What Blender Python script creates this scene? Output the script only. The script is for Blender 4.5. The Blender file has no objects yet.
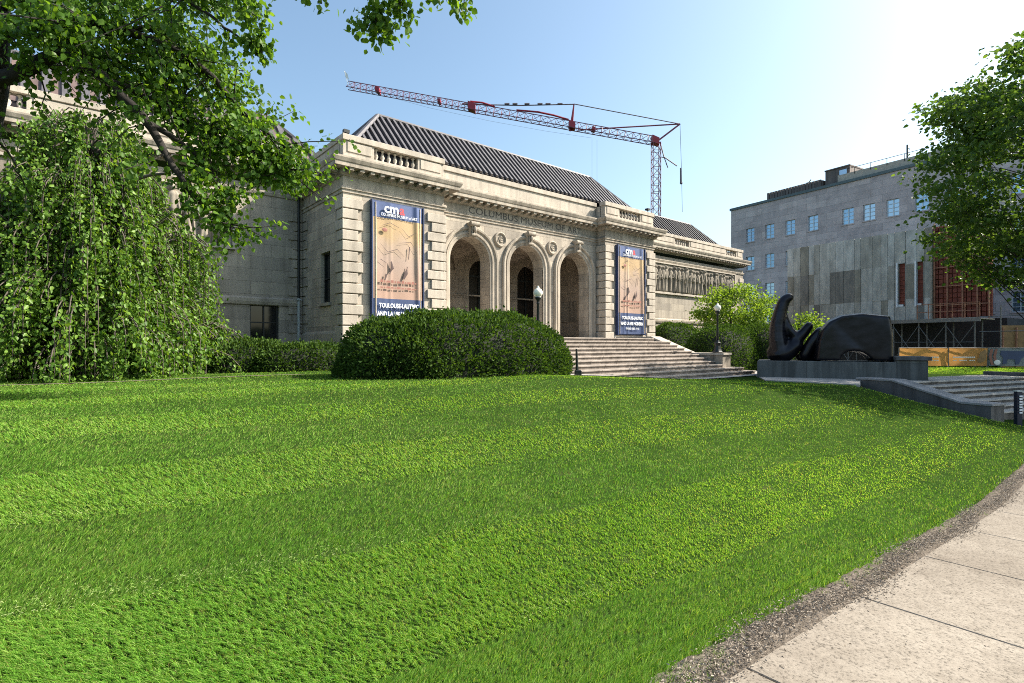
import bpy, math, random
import numpy as np
from mathutils import Vector, Matrix

random.seed(7)
rng = np.random.default_rng(11)
R = math.radians
sc = bpy.context.scene
COL = sc.collection

# ---------------------------------------------------------------- frame of reference
# X runs along the museum front, Y into its depth, Z up from the photographer's eye.
YAW = math.atan(540.0 / 648.0)            # angle between the view axis and the facade
CS, SN = math.cos(math.atan(648 / 540.0)), math.sin(math.atan(648 / 540.0))


def W(r, d, z):
    """r metres to the side and d metres ahead of the photographer -> world"""
    return Vector((CS * d + SN * r, SN * d - CS * r, z))


def P(px, py, d):
    return W((px - 512) / 540.0 * d, d, (345 - py) / 540.0 * d)


def sstep(a, b, x):
    t = np.clip((x - a) / (b - a), 0, 1)
    return t * t * (3 - 2 * t)


def walk_z(u):
    u = np.asarray(u, float)
    k = np.clip(u, -8, 10.5)
    soft = k - 0.6 * np.exp(-((u - 10.5) / 1.6) ** 2) * 0.3
    return -1.6 - 0.075 * soft


def lawn_z(u, v):
    u = np.asarray(u, float)
    v = np.asarray(v, float)
    s = walk_z(u)
    F = -0.82 - 0.56 * np.clip((u - 10) / 10, 0, 1)
    span = 8.5 - 3.6 * np.clip((u - 10) / 10, 0, 1)
    t = np.clip((v - 1.9) / span, 0, 1)
    w = sstep(6, 18, u)
    g = (1 - (1 - t) ** 1.6) * (1 - w) + t ** 1.2 * w
    h = s + (F - s) * g
    h = h - 0.3 * sstep(20.9, 22.8, u) * (1 - sstep(7.5, 9, v))
    h = h + 0.018 * np.sin(u * 0.9 + 1.3) * np.sin(v * 1.1) * t * (1 - sstep(20, 22, u))
    h = np.where(v < 1.9, s - 0.03, h)
    h = np.where(v < -3.4, s - 0.3, h)
    return h


# ---------------------------------------------------------------- materials
MATS = {}


def nmat(name):
    m = bpy.data.materials.new(name)
    m.use_nodes = True
    nt = m.node_tree
    return m, nt, nt.nodes, nt.links, nt.nodes["Principled BSDF"]


def vmul(nt, a, s):
    n = nt.nodes.new("ShaderNodeVectorMath")
    n.operation = 'MULTIPLY'
    nt.links.new(a, n.inputs[0])
    n.inputs[1].default_value = s
    return n.outputs[0]


def noise(nt, vec, scale, detail=4, rough=.55):
    n = nt.nodes.new("ShaderNodeTexNoise")
    n.inputs['Scale'].default_value = scale
    n.inputs['Detail'].default_value = detail
    n.inputs['Roughness'].default_value = rough
    if vec is not None:
        nt.links.new(vec, n.inputs['Vector'])
    return n.outputs['Fac']


def ramp(nt, fac, stops):
    n = nt.nodes.new("ShaderNodeValToRGB")
    e = n.color_ramp.elements
    e[0].position, e[0].color = stops[0][0], (*stops[0][1], 1)
    e[1].position, e[1].color = stops[-1][0], (*stops[-1][1], 1)
    for p, c in stops[1:-1]:
        x = e.new(p)
        x.color = (*c, 1)
    nt.links.new(fac, n.inputs[0])
    return n.outputs[0]


def mixc(nt, kind, fac, a, b):
    n = nt.nodes.new("ShaderNodeMix")
    n.data_type = 'RGBA'
    n.blend_type = kind
    for sock, v in ((n.inputs[0], fac), (n.inputs[6], a), (n.inputs[7], b)):
        if hasattr(v, 'links'):
            nt.links.new(v, sock)
        elif isinstance(v, (int, float)):
            sock.default_value = v
        else:
            sock.default_value = (*v, 1)
    return n.outputs[2]


def posn(nt):
    return nt.nodes.new("ShaderNodeNewGeometry").outputs['Position']


def bump(nt, bsdf, h, strength, dist=.02):
    b = nt.nodes.new("ShaderNodeBump")
    b.inputs['Strength'].default_value = strength
    b.inputs['Distance'].default_value = dist
    nt.links.new(h, b.inputs['Height'])
    nt.links.new(b.outputs[0], bsdf.inputs['Normal'])


def wallvec(nt):
    p = posn(nt)
    s = nt.nodes.new("ShaderNodeSeparateXYZ")
    nt.links.new(p, s.inputs[0])
    a = nt.nodes.new("ShaderNodeMath")
    a.operation = 'ADD'
    nt.links.new(s.outputs[0], a.inputs[0])
    nt.links.new(s.outputs[1], a.inputs[1])
    c = nt.nodes.new("ShaderNodeCombineXYZ")
    nt.links.new(a.outputs[0], c.inputs[0])
    nt.links.new(s.outputs[2], c.inputs[1])
    return c.outputs[0]


def stone(name, base, blocks=None, stain=.35, rough=.85, off=0.0, mort=.008, grain=30):
    m, nt, N, L, b = nmat(name)
    p = posn(nt)
    n1 = noise(nt, p, .9, 6, .6)
    n2 = noise(nt, vmul(nt, p, (2.2, 2.2, .18)), 1.6, 5, .6)
    n3 = noise(nt, p, grain, 3, .6)
    c = ramp(nt, n1, [(.3, tuple(x * .82 for x in base)), (.5, base), (.72, tuple(min(1, x * 1.12) for x in base))])
    st = ramp(nt, n2, [(.38, (1 - stain,) * 3), (.58, (1, 1, 1))])
    c = mixc(nt, 'MULTIPLY', 1.0, c, st)
    sp = ramp(nt, n3, [(.3, (.86,) * 3), (.65, (1.05,) * 3)])
    c = mixc(nt, 'MULTIPLY', 1.0, c, sp)
    if blocks:
        br = N.new("ShaderNodeTexBrick")
        mp = N.new("ShaderNodeMapping")
        mp.inputs['Location'].default_value = (0, off, 0)
        L.new(wallvec(nt), mp.inputs[0])
        L.new(mp.outputs[0], br.inputs['Vector'])
        br.inputs['Scale'].default_value = 1
        br.inputs['Mortar Size'].default_value = mort
        br.inputs['Mortar Smooth'].default_value = .3
        br.inputs['Brick Width'].default_value = blocks[0]
        br.inputs['Row Height'].default_value = blocks[1]
        br.inputs['Color1'].default_value = (1.1, 1.09, 1.07, 1)
        br.inputs['Color2'].default_value = (.80, .80, .81, 1)
        br.inputs['Mortar'].default_value = (.5, .48, .46, 1)
        c = mixc(nt, 'MULTIPLY', 1.0, c, br.outputs['Color'])
        mx = N.new("ShaderNodeMath")
        mx.operation = 'MULTIPLY_ADD'
        L.new(br.outputs['Fac'], mx.inputs[0])
        mx.inputs[1].default_value = -1.5
        L.new(n3, mx.inputs[2])
        bump(nt, b, mx.outputs[0], .35, .012)
    else:
        bump(nt, b, n3, .25, .01)
    L.new(c, b.inputs['Base Color'])
    b.inputs['Roughness'].default_value = rough
    b.inputs['Specular IOR Level'].default_value = .15
    return m


def plain(name, base, rough=.6, metal=0.0, var=.18, scale=4, spec=None, bmp=0, streak=None):
    m, nt, N, L, b = nmat(name)
    p = posn(nt)
    n = noise(nt, vmul(nt, p, streak) if streak else p, scale, 5, .6)
    c = ramp(nt, n, [(.3, tuple(x * (1 - var) for x in base)), (.7, tuple(min(1, x * (1 + var)) for x in base))])
    L.new(c, b.inputs['Base Color'])
    b.inputs['Roughness'].default_value = rough
    b.inputs['Metallic'].default_value = metal
    if spec is not None:
        b.inputs['Specular IOR Level'].default_value = spec
    if bmp:
        bump(nt, b, noise(nt, p, scale * 6, 4), bmp, .01)
    return m


def leafy(name, stops, trans=.4, rough=.45, tcol=None, wide=None, spec=.22):
    """foliage: a different tone on every leaf, light passing through"""
    m, nt, N, L, b = nmat(name)
    g = N.new("ShaderNodeNewGeometry")
    c = ramp(nt, g.outputs['Random Per Island'], stops)
    if wide:
        nz = noise(nt, g.outputs['Position'], wide[0], 4)
        c = mixc(nt, 'MULTIPLY', 1.0, c, ramp(nt, nz, [(.35, wide[1]), (.65, wide[2])]))
    L.new(c, b.inputs['Base Color'])
    b.inputs['Roughness'].default_value = rough
    b.inputs['Specular IOR Level'].default_value = spec
    t = N.new("ShaderNodeBsdfTranslucent")
    tc = mixc(nt, 'MULTIPLY', 1.0, c, tcol or (1.5, 1.45, .6))
    L.new(tc, t.inputs['Color'])
    mx = N.new("ShaderNodeMixShader")
    mx.inputs[0].default_value = trans
    L.new(b.outputs[0], mx.inputs[1])
    L.new(t.outputs[0], mx.inputs[2])
    L.new(mx.outputs[0], N["Material Output"].inputs['Surface'])
    return m


LIME = (.49, .425, .35)
M = {}
M['lime'] = stone('limestone_ashlar', LIME, (1.25, .396), off=.06, stain=.2)
M['lime_plain'] = stone('limestone_dressed', (.52, .455, .38), stain=.2)
M['lime_trim'] = stone('limestone_trim', (.47, .405, .33), stain=.35)
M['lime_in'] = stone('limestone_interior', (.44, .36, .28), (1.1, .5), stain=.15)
M['lime_wing'] = stone('limestone_wing', (.43, .375, .31), (1.6, .52), mort=.006, stain=.2)
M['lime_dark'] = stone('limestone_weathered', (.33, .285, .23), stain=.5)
M['step'] = stone('step_granite', (.40, .34, .29), stain=.25, grain=45)
M['step_riser'] = stone('shaded_riser_granite', (.27, .225, .19), stain=.4, grain=45)  # step granite again, darkened to paint in the shade on the risers
M['bronze_door'] = plain('door_bronze', (.035, .028, .022), .4, .6)
M['dark_glass'] = plain('window_glass_dark', (.012, .014, .016), .08, 0, .1)
M['dark_metal'] = plain('black_painted_iron', (.015, .018, .018), .45, .2)
M['pipe'] = plain('pale_downpipe', (.42, .44, .43), .5)
M['roof'] = plain('roof_metal_sheet', (.022, .019, .023), .55, .25, .3, 2)
M['roof_red'] = plain('roof_metal_sheet_wing', (.16, .11, .10), .6, .2, .3, 2)
M['batten'] = plain('roof_batten', (.115, .105, .11), .5, .2, .25, 3)
M['opal'] = plain('opal_globe', (.85, .80, .66), .25, 0, .05)
M['bark'] = plain('tree_bark', (.02, .016, .013), .9, 0, .4, 9, bmp=.6)
M['bark_pale'] = plain('weeping_tree_bark', (.085, .07, .055), .9, 0, .4, 9, bmp=.6)
M['bronze'] = plain('sculpture_bronze', (.014, .013, .018), .30, .5, .6, 2.2, streak=(.6, 1, 2), bmp=.15)
M['plinth'] = stone('plinth_granite', (.15, .155, .15), (1.35, .7), stain=.4, mort=.006)
M['lowwall'] = stone('retaining_granite', (.13, .125, .125), stain=.4)
M['coping'] = stone('coping_granite', (.32, .31, .31), stain=.3)
M['plaza'] = stone('plaza_paving_stone', (.42, .39, .36), stain=.25)
M['plaza_step'] = stone('plaza_step_stone', (.48, .44, .40), stain=.2)
M['riser'] = stone('shaded_riser_stone', (.17, .15, .135), stain=.5)  # same stone as the treads, with the risers' shade put into the colour
M['office'] = stone('office_stone', (.58, .49, .485), (2.6, .75), stain=.06, mort=.012)
M['office_trim'] = plain('office_coping', (.10, .13, .14), .6)
M['win_white'] = plain('window_frame_paint', (.62, .66, .70), .5)
M['win_glass'] = plain('office_glass', (.25, .38, .52), .12, .65, .25, 1.2)
nt_ = M['win_glass'].node_tree
oi = nt_.nodes.new('ShaderNodeObjectInfo')
nt_.links.new(ramp(nt_, oi.outputs['Random'], [(0, (.16, .25, .36)), (.5, (.26, .38, .50)), (1, (.40, .48, .56))]), nt_.nodes['Principled BSDF'].inputs['Base Color'])
M['screen'] = plain('rooftop_screen', (.12, .095, .085), .7, 0, .35, 3, streak=(1, 1, .1))
M['beige'] = plain('rooftop_beige', (.44, .38, .32), .8)
M['conc'] = [plain('formwork_%d' % i, c, .9, 0, .28, 2.2, streak=(1, 1, .35), bmp=.3) for i, c in enumerate(
    [(.36, .335, .29), (.44, .415, .37), (.29, .26, .21), (.50, .48, .44), (.22, .20, .175)])]
M['red'] = plain('red_formwork', (.22, .05, .028), .7, 0, .4, 3)
M['waler'] = plain('formwork_waler', (.38, .17, .10), .7, 0, .3, 3)
M['scaf'] = plain('scaffold_tube', (.21, .20, .20), .5, .4)
M['plank'] = plain('scaffold_plank', (.33, .28, .23), .85, 0, .3, 5)
M['ply'] = plain('plywood_sheet', (.33, .19, .085), .85, 0, .25, 3)
M['shade_wall'] = plain('ground_floor_shade_wall', (.06, .06, .066), .9, 0, .3, 1)  # deep shade under the raised wing, painted as a near-black wall colour
M['crane_red'] = plain('crane_red_paint', (.30, .018, .035), .5)
M['crane_lilac'] = plain('crane_pale_paint', (.20, .05, .085), .5)
M['cable'] = plain('steel_cable', (.10, .085, .10), .6)
M['white'] = plain('white_cloth', (.80, .80, .80), .8, 0, .05)
M['navy'] = plain('banner_navy', (.065, .10, .23), .65, 0, .12, 2)
M['navy_dark'] = plain('banner_navy_lower', (.035, .06, .15), .65, 0, .12, 2)
M['letter_white'] = plain('lettering_white', (.82, .82, .84), .6, 0, .03)
M['letter_red'] = plain('lettering_red', (.55, .05, .06), .6, 0, .03)
M['stroke'] = plain('print_dark_ink', (.09, .055, .05), .7, 0, .1)
M['stroke_red'] = plain('print_red_ink', (.30, .12, .09), .7, 0, .1)
M['carved'] = plain('carved_letter', (.10, .09, .082), .9, 0, .1)
M['frame_navy'] = plain('banner_frame', (.03, .05, .13), .5, .1)
M['frame_pale'] = plain('banner_hem_pale', (.62, .50, .36), .7)
M['blue_post'] = plain('blue_post_paint', (.008, .014, .035), .4)


def sheet_print():
    m, nt, N, L, b = nmat('banner_print')
    p = posn(nt)
    s = N.new("ShaderNodeSeparateXYZ")
    L.new(p, s.inputs[0])
    mr = N.new("ShaderNodeMapRange")
    mr.inputs[1].default_value = 1.8
    mr.inputs[2].default_value = 4.9
    L.new(s.outputs[2], mr.inputs[0])
    n = noise(nt, p, 1.4, 5)
    ad = N.new("ShaderNodeMath")
    ad.operation = 'MULTIPLY_ADD'
    L.new(n, ad.inputs[0])
    ad.inputs[1].default_value = .5
    sb = N.new("ShaderNodeMath")
    sb.operation = 'SUBTRACT'
    L.new(mr.outputs[0], sb.inputs[0])
    sb.inputs[1].default_value = .25
    L.new(sb.outputs[0], ad.inputs[2])
    c = ramp(nt, ad.outputs[0], [(.1, (.40, .255, .19)), (.45, (.38, .275, .22)), (.68, (.41, .295, .21)), (.85, (.45, .305, .16))])
    L.new(c, b.inputs['Base Color'])
    b.inputs['Roughness'].default_value = .7
    return m


M['print'] = sheet_print()


def hoard_mat(name, col, t):
    m, nt, N, L, b = nmat(name)
    n = noise(nt, posn(nt), 1.5, 4)
    c = ramp(nt, n, [(.3, tuple(x * .85 for x in col)), (.7, col)])
    L.new(c, b.inputs['Base Color'])
    b.inputs['Roughness'].default_value = .8
    tr = N.new("ShaderNodeBsdfTranslucent")
    L.new(c, tr.inputs['Color'])
    mx = N.new("ShaderNodeMixShader")
    mx.inputs[0].default_value = t
    L.new(b.outputs[0], mx.inputs[1])
    L.new(tr.outputs[0], mx.inputs[2])
    L.new(mx.outputs[0], N["Material Output"].inputs['Surface'])
    return m


M['orange'] = hoard_mat('orange_mesh_banner', (.95, .47, .14), .7)
M['graphic'] = hoard_mat('pale_mesh_banner', (.33, .37, .38), .45)


def concrete():
    m, nt, N, L, b = nmat('pavement_concrete')
    p = posn(nt)
    n1 = noise(nt, p, .7, 6, .65)
    n2 = noise(nt, p, 42, 4, .75)
    n3 = noise(nt, p, 7, 5, .6)
    c = ramp(nt, n1, [(.3, (.20, .168, .135)), (.5, (.255, .218, .178)), (.7, (.295, .255, .21))])
    c = mixc(nt, 'MULTIPLY', 1.0, c, ramp(nt, n2, [(.36, (.42,) * 3), (.47, (.98,) * 3), (.7, (1.2,) * 3)]))
    c = mixc(nt, 'MULTIPLY', 1.0, c, ramp(nt, n3, [(.3, (.86, .85, .84)), (.6, (1.03,) * 3)]))
    vo = N.new("ShaderNodeTexVoronoi")
    vo.inputs['Scale'].default_value = 9
    L.new(vmul(nt, p, (1, 1.6, 1)), vo.inputs['Vector'])
    spk = ramp(nt, vo.outputs['Distance'], [(.05, (.5, .44, .38)), (.1, (1, 1, 1))])
    pick = noise(nt, p, 2.2, 2)
    spk2 = mixc(nt, 'MIX', ramp(nt, pick, [(.5, (0,) * 3), (.56, (1,) * 3)]), (1, 1, 1), spk)
    c = mixc(nt, 'MULTIPLY', 1.0, c, spk2)
    L.new(c, b.inputs['Base Color'])
    b.inputs['Roughness'].default_value = .9
    b.inputs['Specular IOR Level'].default_value = .1
    bump(nt, b, n2, .5, .006)
    return m


M['concrete'] = concrete()


def soil():
    m, nt, N, L, b = nmat('soil_and_turf')
    p = posn(nt)
    n1 = noise(nt, p, 3, 6, .6)
    c = ramp(nt, n1, [(.3, (.018, .035, .008)), (.6, (.03, .055, .012)), (.8, (.06, .06, .025))])
    L.new(c, b.inputs['Base Color'])
    b.inputs['Roughness'].default_value = 1
    b.inputs['Specular IOR Level'].default_value = 0
    return m


M['soil'] = soil()
M['dirt'] = plain('dry_mulch_soil', (.17, .142, .115), .95, 0, .55, 30, spec=0, bmp=1.0)
M['asphalt'] = plain('road_asphalt', (.05, .05, .052), .9, 0, .3, 20, bmp=.4)
M['grass'] = leafy('grass_blades', [(0, (.26, .21, .10)), (.035, (.20, .20, .06)), (.05, (.055, .155, .022)), (.4, (.15, .33, .05)), (.85, (.28, .47, .085)), (1, (.40, .45, .18))], .45, .6,
                   (1.45, 1.3, .5), (.45, (.86, .92, .8), (1.12, 1.05, 1.0)), 0)
M['straw'] = leafy('dry_clippings', [(0, (.12, .092, .07)), (.5, (.25, .205, .16)), (1, (.38, .325, .265))], .1, .8, (1, 1, 1))
M['clipping'] = leafy('cut_grass', [(0, (.22, .34, .08)), (.6, (.32, .42, .13)), (1, (.46, .50, .24))], .3, .8, (1.2, 1.2, .8), None, 0)
M['leaf_big'] = leafy('broad_leaf', [(0, (.045, .105, .014)), (.6, (.085, .175, .024)), (1, (.15, .26, .042))], .48, .4, (1.7, 1.55, .5))
M['leaf_weep'] = leafy('weeping_leaf', [(0, (.05, .115, .015)), (.6, (.11, .21, .03)), (1, (.21, .33, .06))], .38, .42, (1.6, 1.5, .5))
M['leaf_right'] = leafy('street_tree_leaf', [(0, (.042, .09, .017)), (.6, (.07, .135, .027)), (1, (.125, .20, .045))], .46, .42, (1.6, 1.5, .55))
M['leaf_bright'] = leafy('young_tree_leaf', [(0, (.12, .20, .032)), (.6, (.17, .27, .042)), (1, (.25, .34, .065))], .5, .45, (1.4, 1.35, .5))
M['leaf_yew'] = leafy('yew_needle_tuft', [(0, (.03, .062, .012)), (.6, (.052, .10, .018)), (1, (.095, .155, .03))], .3, .75, (1.4, 1.4, .5), None, .15)
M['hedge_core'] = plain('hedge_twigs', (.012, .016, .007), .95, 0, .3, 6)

# ---------------------------------------------------------------- mesh builder
BASE = {}


class MB:
    def __init__(self, T=None):
        self.v, self.f, self.mi, self.T, self.cur = [], [], [], T, 0

    def add(self, vs, fs):
        o = len(self.v)
        for p in vs:
            p = Vector(p)
            self.v.append(self.T @ p if self.T else p)
        for f in fs:
            self.f.append([i + o for i in f])
            self.mi.append(self.cur)
        return self

    def box(self, x0, x1, y0, y1, z0, z1):
        return self.add([(x0, y0, z0), (x1, y0, z0), (x1, y1, z0), (x0, y1, z0), (x0, y0, z1), (x1, y0, z1), (x1, y1, z1), (x0, y1, z1)],
                        [(0, 3, 2, 1), (4, 5, 6, 7), (0, 1, 5, 4), (1, 2, 6, 5), (2, 3, 7, 6), (3, 0, 4, 7)])

    def quad(self, a, b, c, d):
        return self.add([a, b, c, d], [(0, 1, 2, 3)])

    def prism(self, pts, ext):
        n = len(pts)
        e = Vector(ext)
        vs = [Vector(p) for p in pts] + [Vector(p) + e for p in pts]
        fs = [tuple(range(n - 1, -1, -1)), tuple(range(n, 2 * n))] + [(i, (i + 1) % n, n + (i + 1) % n, n + i) for i in range(n)]
        return self.add(vs, fs)

    def tube(self, pts, rad, n=8, cap=True):
        pts = [Vector(p) for p in pts]
        if not hasattr(rad, '__len__'):
            rad = [rad] * len(pts)
        vs, fs = [], []
        for i, p in enumerate(pts):
            d = (pts[min(i + 1, len(pts) - 1)] - pts[max(i - 1, 0)]).normalized()
            a = d.cross(Vector((0, 0, 1)) if abs(d.z) < .95 else Vector((1, 0, 0))).normalized()
            b = d.cross(a)
            for k in range(n):
                t = 2 * math.pi * k / n
                vs.append(p + (a * math.cos(t) + b * math.sin(t)) * rad[i])
        for i in range(len(pts) - 1):
            for k in range(n):
                k2 = (k + 1) % n
                fs.append((i * n + k, i * n + k2, (i + 1) * n + k2, (i + 1) * n + k))
        if cap:
            fs.append(tuple(range(n - 1, -1, -1)))
            fs.append(tuple(range((len(pts) - 1) * n, len(pts) * n)))
        return self.add(vs, fs)

    def lathe(self, prof, x, y, n=16):
        vs, fs = [], []
        for r, z in prof:
            for k in range(n):
                t = 2 * math.pi * k / n
                vs.append((x + r * math.cos(t), y + r * math.sin(t), z))
        for i in range(len(prof) - 1):
            for k in range(n):
                k2 = (k + 1) % n
                fs.append((i * n + k, i * n + k2, (i + 1) * n + k2, (i + 1) * n + k))
        fs.append(tuple(range(n - 1, -1, -1)))
        fs.append(tuple(range((len(prof) - 1) * n, len(prof) * n)))
        return self.add(vs, fs)

    def ell(self, c, r, n=16, m=10, A=None):
        vs, fs = [], []
        c = Vector(c)
        for i in range(m + 1):
            th = math.pi * i / m
            for k in range(n):
                t = 2 * math.pi * k / n
                q = Vector((r[0] * math.sin(th) * math.cos(t), r[1] * math.sin(th) * math.sin(t), -r[2] * math.cos(th)))
                vs.append(c + (A @ q if A else q))
        for i in range(m):
            for k in range(n):
                k2 = (k + 1) % n
                fs.append((i * n + k, i * n + k2, (i + 1) * n + k2, (i + 1) * n + k))
        return self.add(vs, fs)

    def sweep(self, path, prof, closed=False):
        """moulding: profile of (outward, z) along plan points, outward = right of travel"""
        path = [Vector((p[0], p[1], 0)) for p in path]
        n = len(path)
        vs = []
        for i, p in enumerate(path):
            d0 = (p - path[i - 1]).normalized() if i > 0 else None
            d1 = (path[i + 1] - p).normalized() if i < n - 1 else None
            d0 = d0 or d1
            d1 = d1 or d0
            n0, n1 = Vector((d0.y, -d0.x, 0)), Vector((d1.y, -d1.x, 0))
            mt = (n0 + n1) / (1 + n0.dot(n1))
            for o, z in prof:
                q = p + mt * o
                vs.append((q.x, q.y, z))
        k = len(prof)
        fs = []
        for i in range(n - 1):
            for j in range(k - 1):
                fs.append((i * k + j, (i + 1) * k + j, (i + 1) * k + j + 1, i * k + j + 1))
        fs.append(tuple(range(k)))
        fs.append(tuple((n - 1) * k + j for j in range(k - 1, -1, -1)))
        return self.add(vs, fs)

    def holed(self, O, du, nin, Wd, H, holes, depth):
        """wall sheet with rectangular openings (u0,u1,z0,z1) and their reveals"""
        O, du, nin = Vector(O), Vector(du), Vector(nin)
        up = Vector((0, 0, 1))
        us = sorted({0, Wd} | {a for h in holes for a in h[:2]})
        zs = sorted({0, H} | {a for h in holes for a in h[2:]})
        pt = lambda u, z, k=0: O + du * u + up * z + nin * k
        for i in range(len(us) - 1):
            for j in range(len(zs) - 1):
                cu, cz = (us[i] + us[i + 1]) / 2, (zs[j] + zs[j + 1]) / 2
                if any(h[0] < cu < h[1] and h[2] < cz < h[3] for h in holes):
                    continue
                self.quad(pt(us[i], zs[j]), pt(us[i + 1], zs[j]), pt(us[i + 1], zs[j + 1]), pt(us[i], zs[j + 1]))
        for u0, u1, z0, z1 in holes:
            for a, b in (((u0, z0), (u1, z0)), ((u1, z0), (u1, z1)), ((u1, z1), (u0, z1)), ((u0, z1), (u0, z0))):
                self.quad(pt(*a), pt(*b), pt(*b, depth), pt(*a, depth))
        return self

    def build(self, name, mat, parent=None, base=None, smooth=False, bevel=0, seg=1, label=None):
        if parent is not None:
            b = BASE[parent]
        else:
            b = Vector(base) if base is not None else Vector((0, 0, 0))
        me = bpy.data.meshes.new(name)
        me.from_pydata([tuple(p - b) for p in self.v], [], self.f)
        for m in (mat if isinstance(mat, list) else [mat]):
            me.materials.append(m)
        if isinstance(mat, list):
            me.polygons.foreach_set('material_index', self.mi)
        me.update()
        if smooth:
            me.polygons.foreach_set('use_smooth', [True] * len(me.polygons))
        o = bpy.data.objects.new(name, me)
        COL.objects.link(o)
        if parent is not None:
            o.parent = parent
        else:
            o.location = b
        BASE[o] = b
        if bevel:
            md = o.modifiers.new('edge', 'BEVEL')
            md.width, md.segments, md.limit_method = bevel, seg, 'ANGLE'
            md.angle_limit = R(40)
        if label:
            o['label'] = label
        return o


def tag(o, label, cat, group=None):
    o['label'], o['category'] = label, cat
    if group:
        o['group'] = group
    return o


def thing(name, label, cat, base, group=None):
    o = bpy.data.objects.new(name, None)
    COL.objects.link(o)
    o.location = base
    o.empty_display_size = .2
    BASE[o] = Vector(base)
    return tag(o, label, cat, group)


def kind(o, k):
    o['kind'] = k
    return o


def dup(root, delta, label=None):
    """a copy of a thing with copies of its parts and sub-parts"""
    r = root.copy()
    COL.objects.link(r)
    r.location = root.location + Vector(delta)
    BASE[r] = BASE[root] + Vector(delta)
    if label:
        r['label'] = label

    def rec(a, b):
        for ch in list(a.children):
            c = ch.copy()
            COL.objects.link(c)
            c.parent = b
            BASE[c] = BASE[r]
            rec(ch, c)
    rec(root, r)
    return r


def part_copy(o, parent, delta):
    c = o.copy()
    COL.objects.link(c)
    c.parent = parent
    c.location = o.location + Vector(delta)
    return c


def np_mesh(name, V, F, mat, parent=None, base=None, smooth=False):
    b = np.array(BASE[parent] if parent is not None else (base or (0, 0, 0)), float)
    V = (np.asarray(V, np.float64) - b).astype(np.float32)
    me = bpy.data.meshes.new(name)
    n, k = F.shape
    me.vertices.add(len(V))
    me.vertices.foreach_set('co', V.ravel())
    me.loops.add(n * k)
    me.loops.foreach_set('vertex_index', F.ravel().astype(np.int32))
    me.polygons.add(n)
    me.polygons.foreach_set('loop_start', (np.arange(n) * k).astype(np.int32))
    me.polygons.foreach_set('loop_total', np.full(n, k, np.int32))
    if smooth:
        me.polygons.foreach_set('use_smooth', np.ones(n, bool))
    me.materials.append(mat)
    me.update(calc_edges=True)
    o = bpy.data.objects.new(name, me)
    COL.objects.link(o)
    if parent is not None:
        o.parent = parent
    else:
        o.location = b
    BASE[o] = Vector(b)
    return o


def text(s, size, mat, parent, name, loc, right=(1, 0, 0), ext=.004, width=None, align='CENTER', shear=0, bold=0):
    cu = bpy.data.curves.new(name, 'FONT')
    cu.body, cu.size, cu.extrude, cu.align_x, cu.align_y = s, size, ext, align, 'CENTER'
    cu.offset = bold
    cu.shear = shear
    cu.resolution_u = 3
    t = bpy.data.objects.new(name + '_src', cu)
    COL.objects.link(t)
    bpy.context.view_layer.update()
    dg = bpy.context.evaluated_depsgraph_get()
    me = bpy.data.meshes.new_from_object(t.evaluated_get(dg))
    bpy.data.objects.remove(t)
    X = Vector(right).normalized()
    Y = Vector((0, 0, 1))
    Z = X.cross(Y)
    co = np.zeros(len(me.vertices) * 3, np.float32)
    me.vertices.foreach_get('co', co)
    co = co.reshape(-1, 3)
    if width:
        w = co[:, 0].max() - co[:, 0].min()
        co[:, 0] *= width / w
    co0 = co.copy()
    b = BASE[parent]
    A = np.array([X, Y, Z])
    co = co @ A + np.array(Vector(loc) - b)
    xs = co0[:, 0]
    ed = np.zeros(len(me.edges) * 2, np.int32)
    me.edges.foreach_get('vertices', ed)
    ed = np.sort(xs[ed.reshape(-1, 2)], axis=1)
    ed = ed[np.argsort(ed[:, 0])]
    cuts, hi = [], ed[0, 1]
    for a_, b_ in ed:
        if a_ - hi > .17 * size:
            cuts.append((a_ + hi) / 2)
        hi = max(hi, b_)
    word = np.searchsorted(np.array(cuts), xs) if cuts else np.zeros(len(xs), int)
    faces = [list(p.vertices) for p in me.polygons]
    for wi in range(len(cuts) + 1):
        idx = np.nonzero(word == wi)[0]
        mp = {int(k): i for i, k in enumerate(idx)}
        m2 = bpy.data.meshes.new(name)
        m2.from_pydata(co[idx].tolist(), [], [[mp[q] for q in f] for f in faces if f[0] in mp])
        m2.materials.append(mat)
        o = bpy.data.objects.new(name, m2)
        COL.objects.link(o)
        o.parent = parent
        BASE[o] = b
    bpy.data.meshes.remove(me)


def unit(a):
    return a / np.maximum(np.linalg.norm(a, axis=1, keepdims=True), 1e-9)


def leaves(name, pts, axis, size, mat, parent=None, base=None, fat=.36, fold=.18, jitter=.35):
    """one small folded leaf at each point, hanging along its axis"""
    n = len(pts)
    a = unit(axis + rng.normal(0, jitter, (n, 3)))
    s = unit(np.cross(a, rng.normal(0, 1, (n, 3))))
    nr = np.cross(a, s)
    L = (size * rng.uniform(.65, 1.3, n))[:, None]
    q = lambda t, w, h: pts + a * L * t + s * L * w + nr * L * h
    V = np.stack([q(0, 0, 0), q(.28, fat, fold), q(.66, fat * .8, fold * .8), q(1, 0, 0), q(.66, -fat * .8, fold * .8), q(.28, -fat, fold)], 1).reshape(-1, 3)
    i = np.arange(n)[:, None] * 6
    F = np.concatenate([i + np.array([0, 1, 2, 3]), i + np.array([0, 3, 4, 5])], 0)
    return np_mesh(name, V, F, mat, parent, base)

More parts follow.
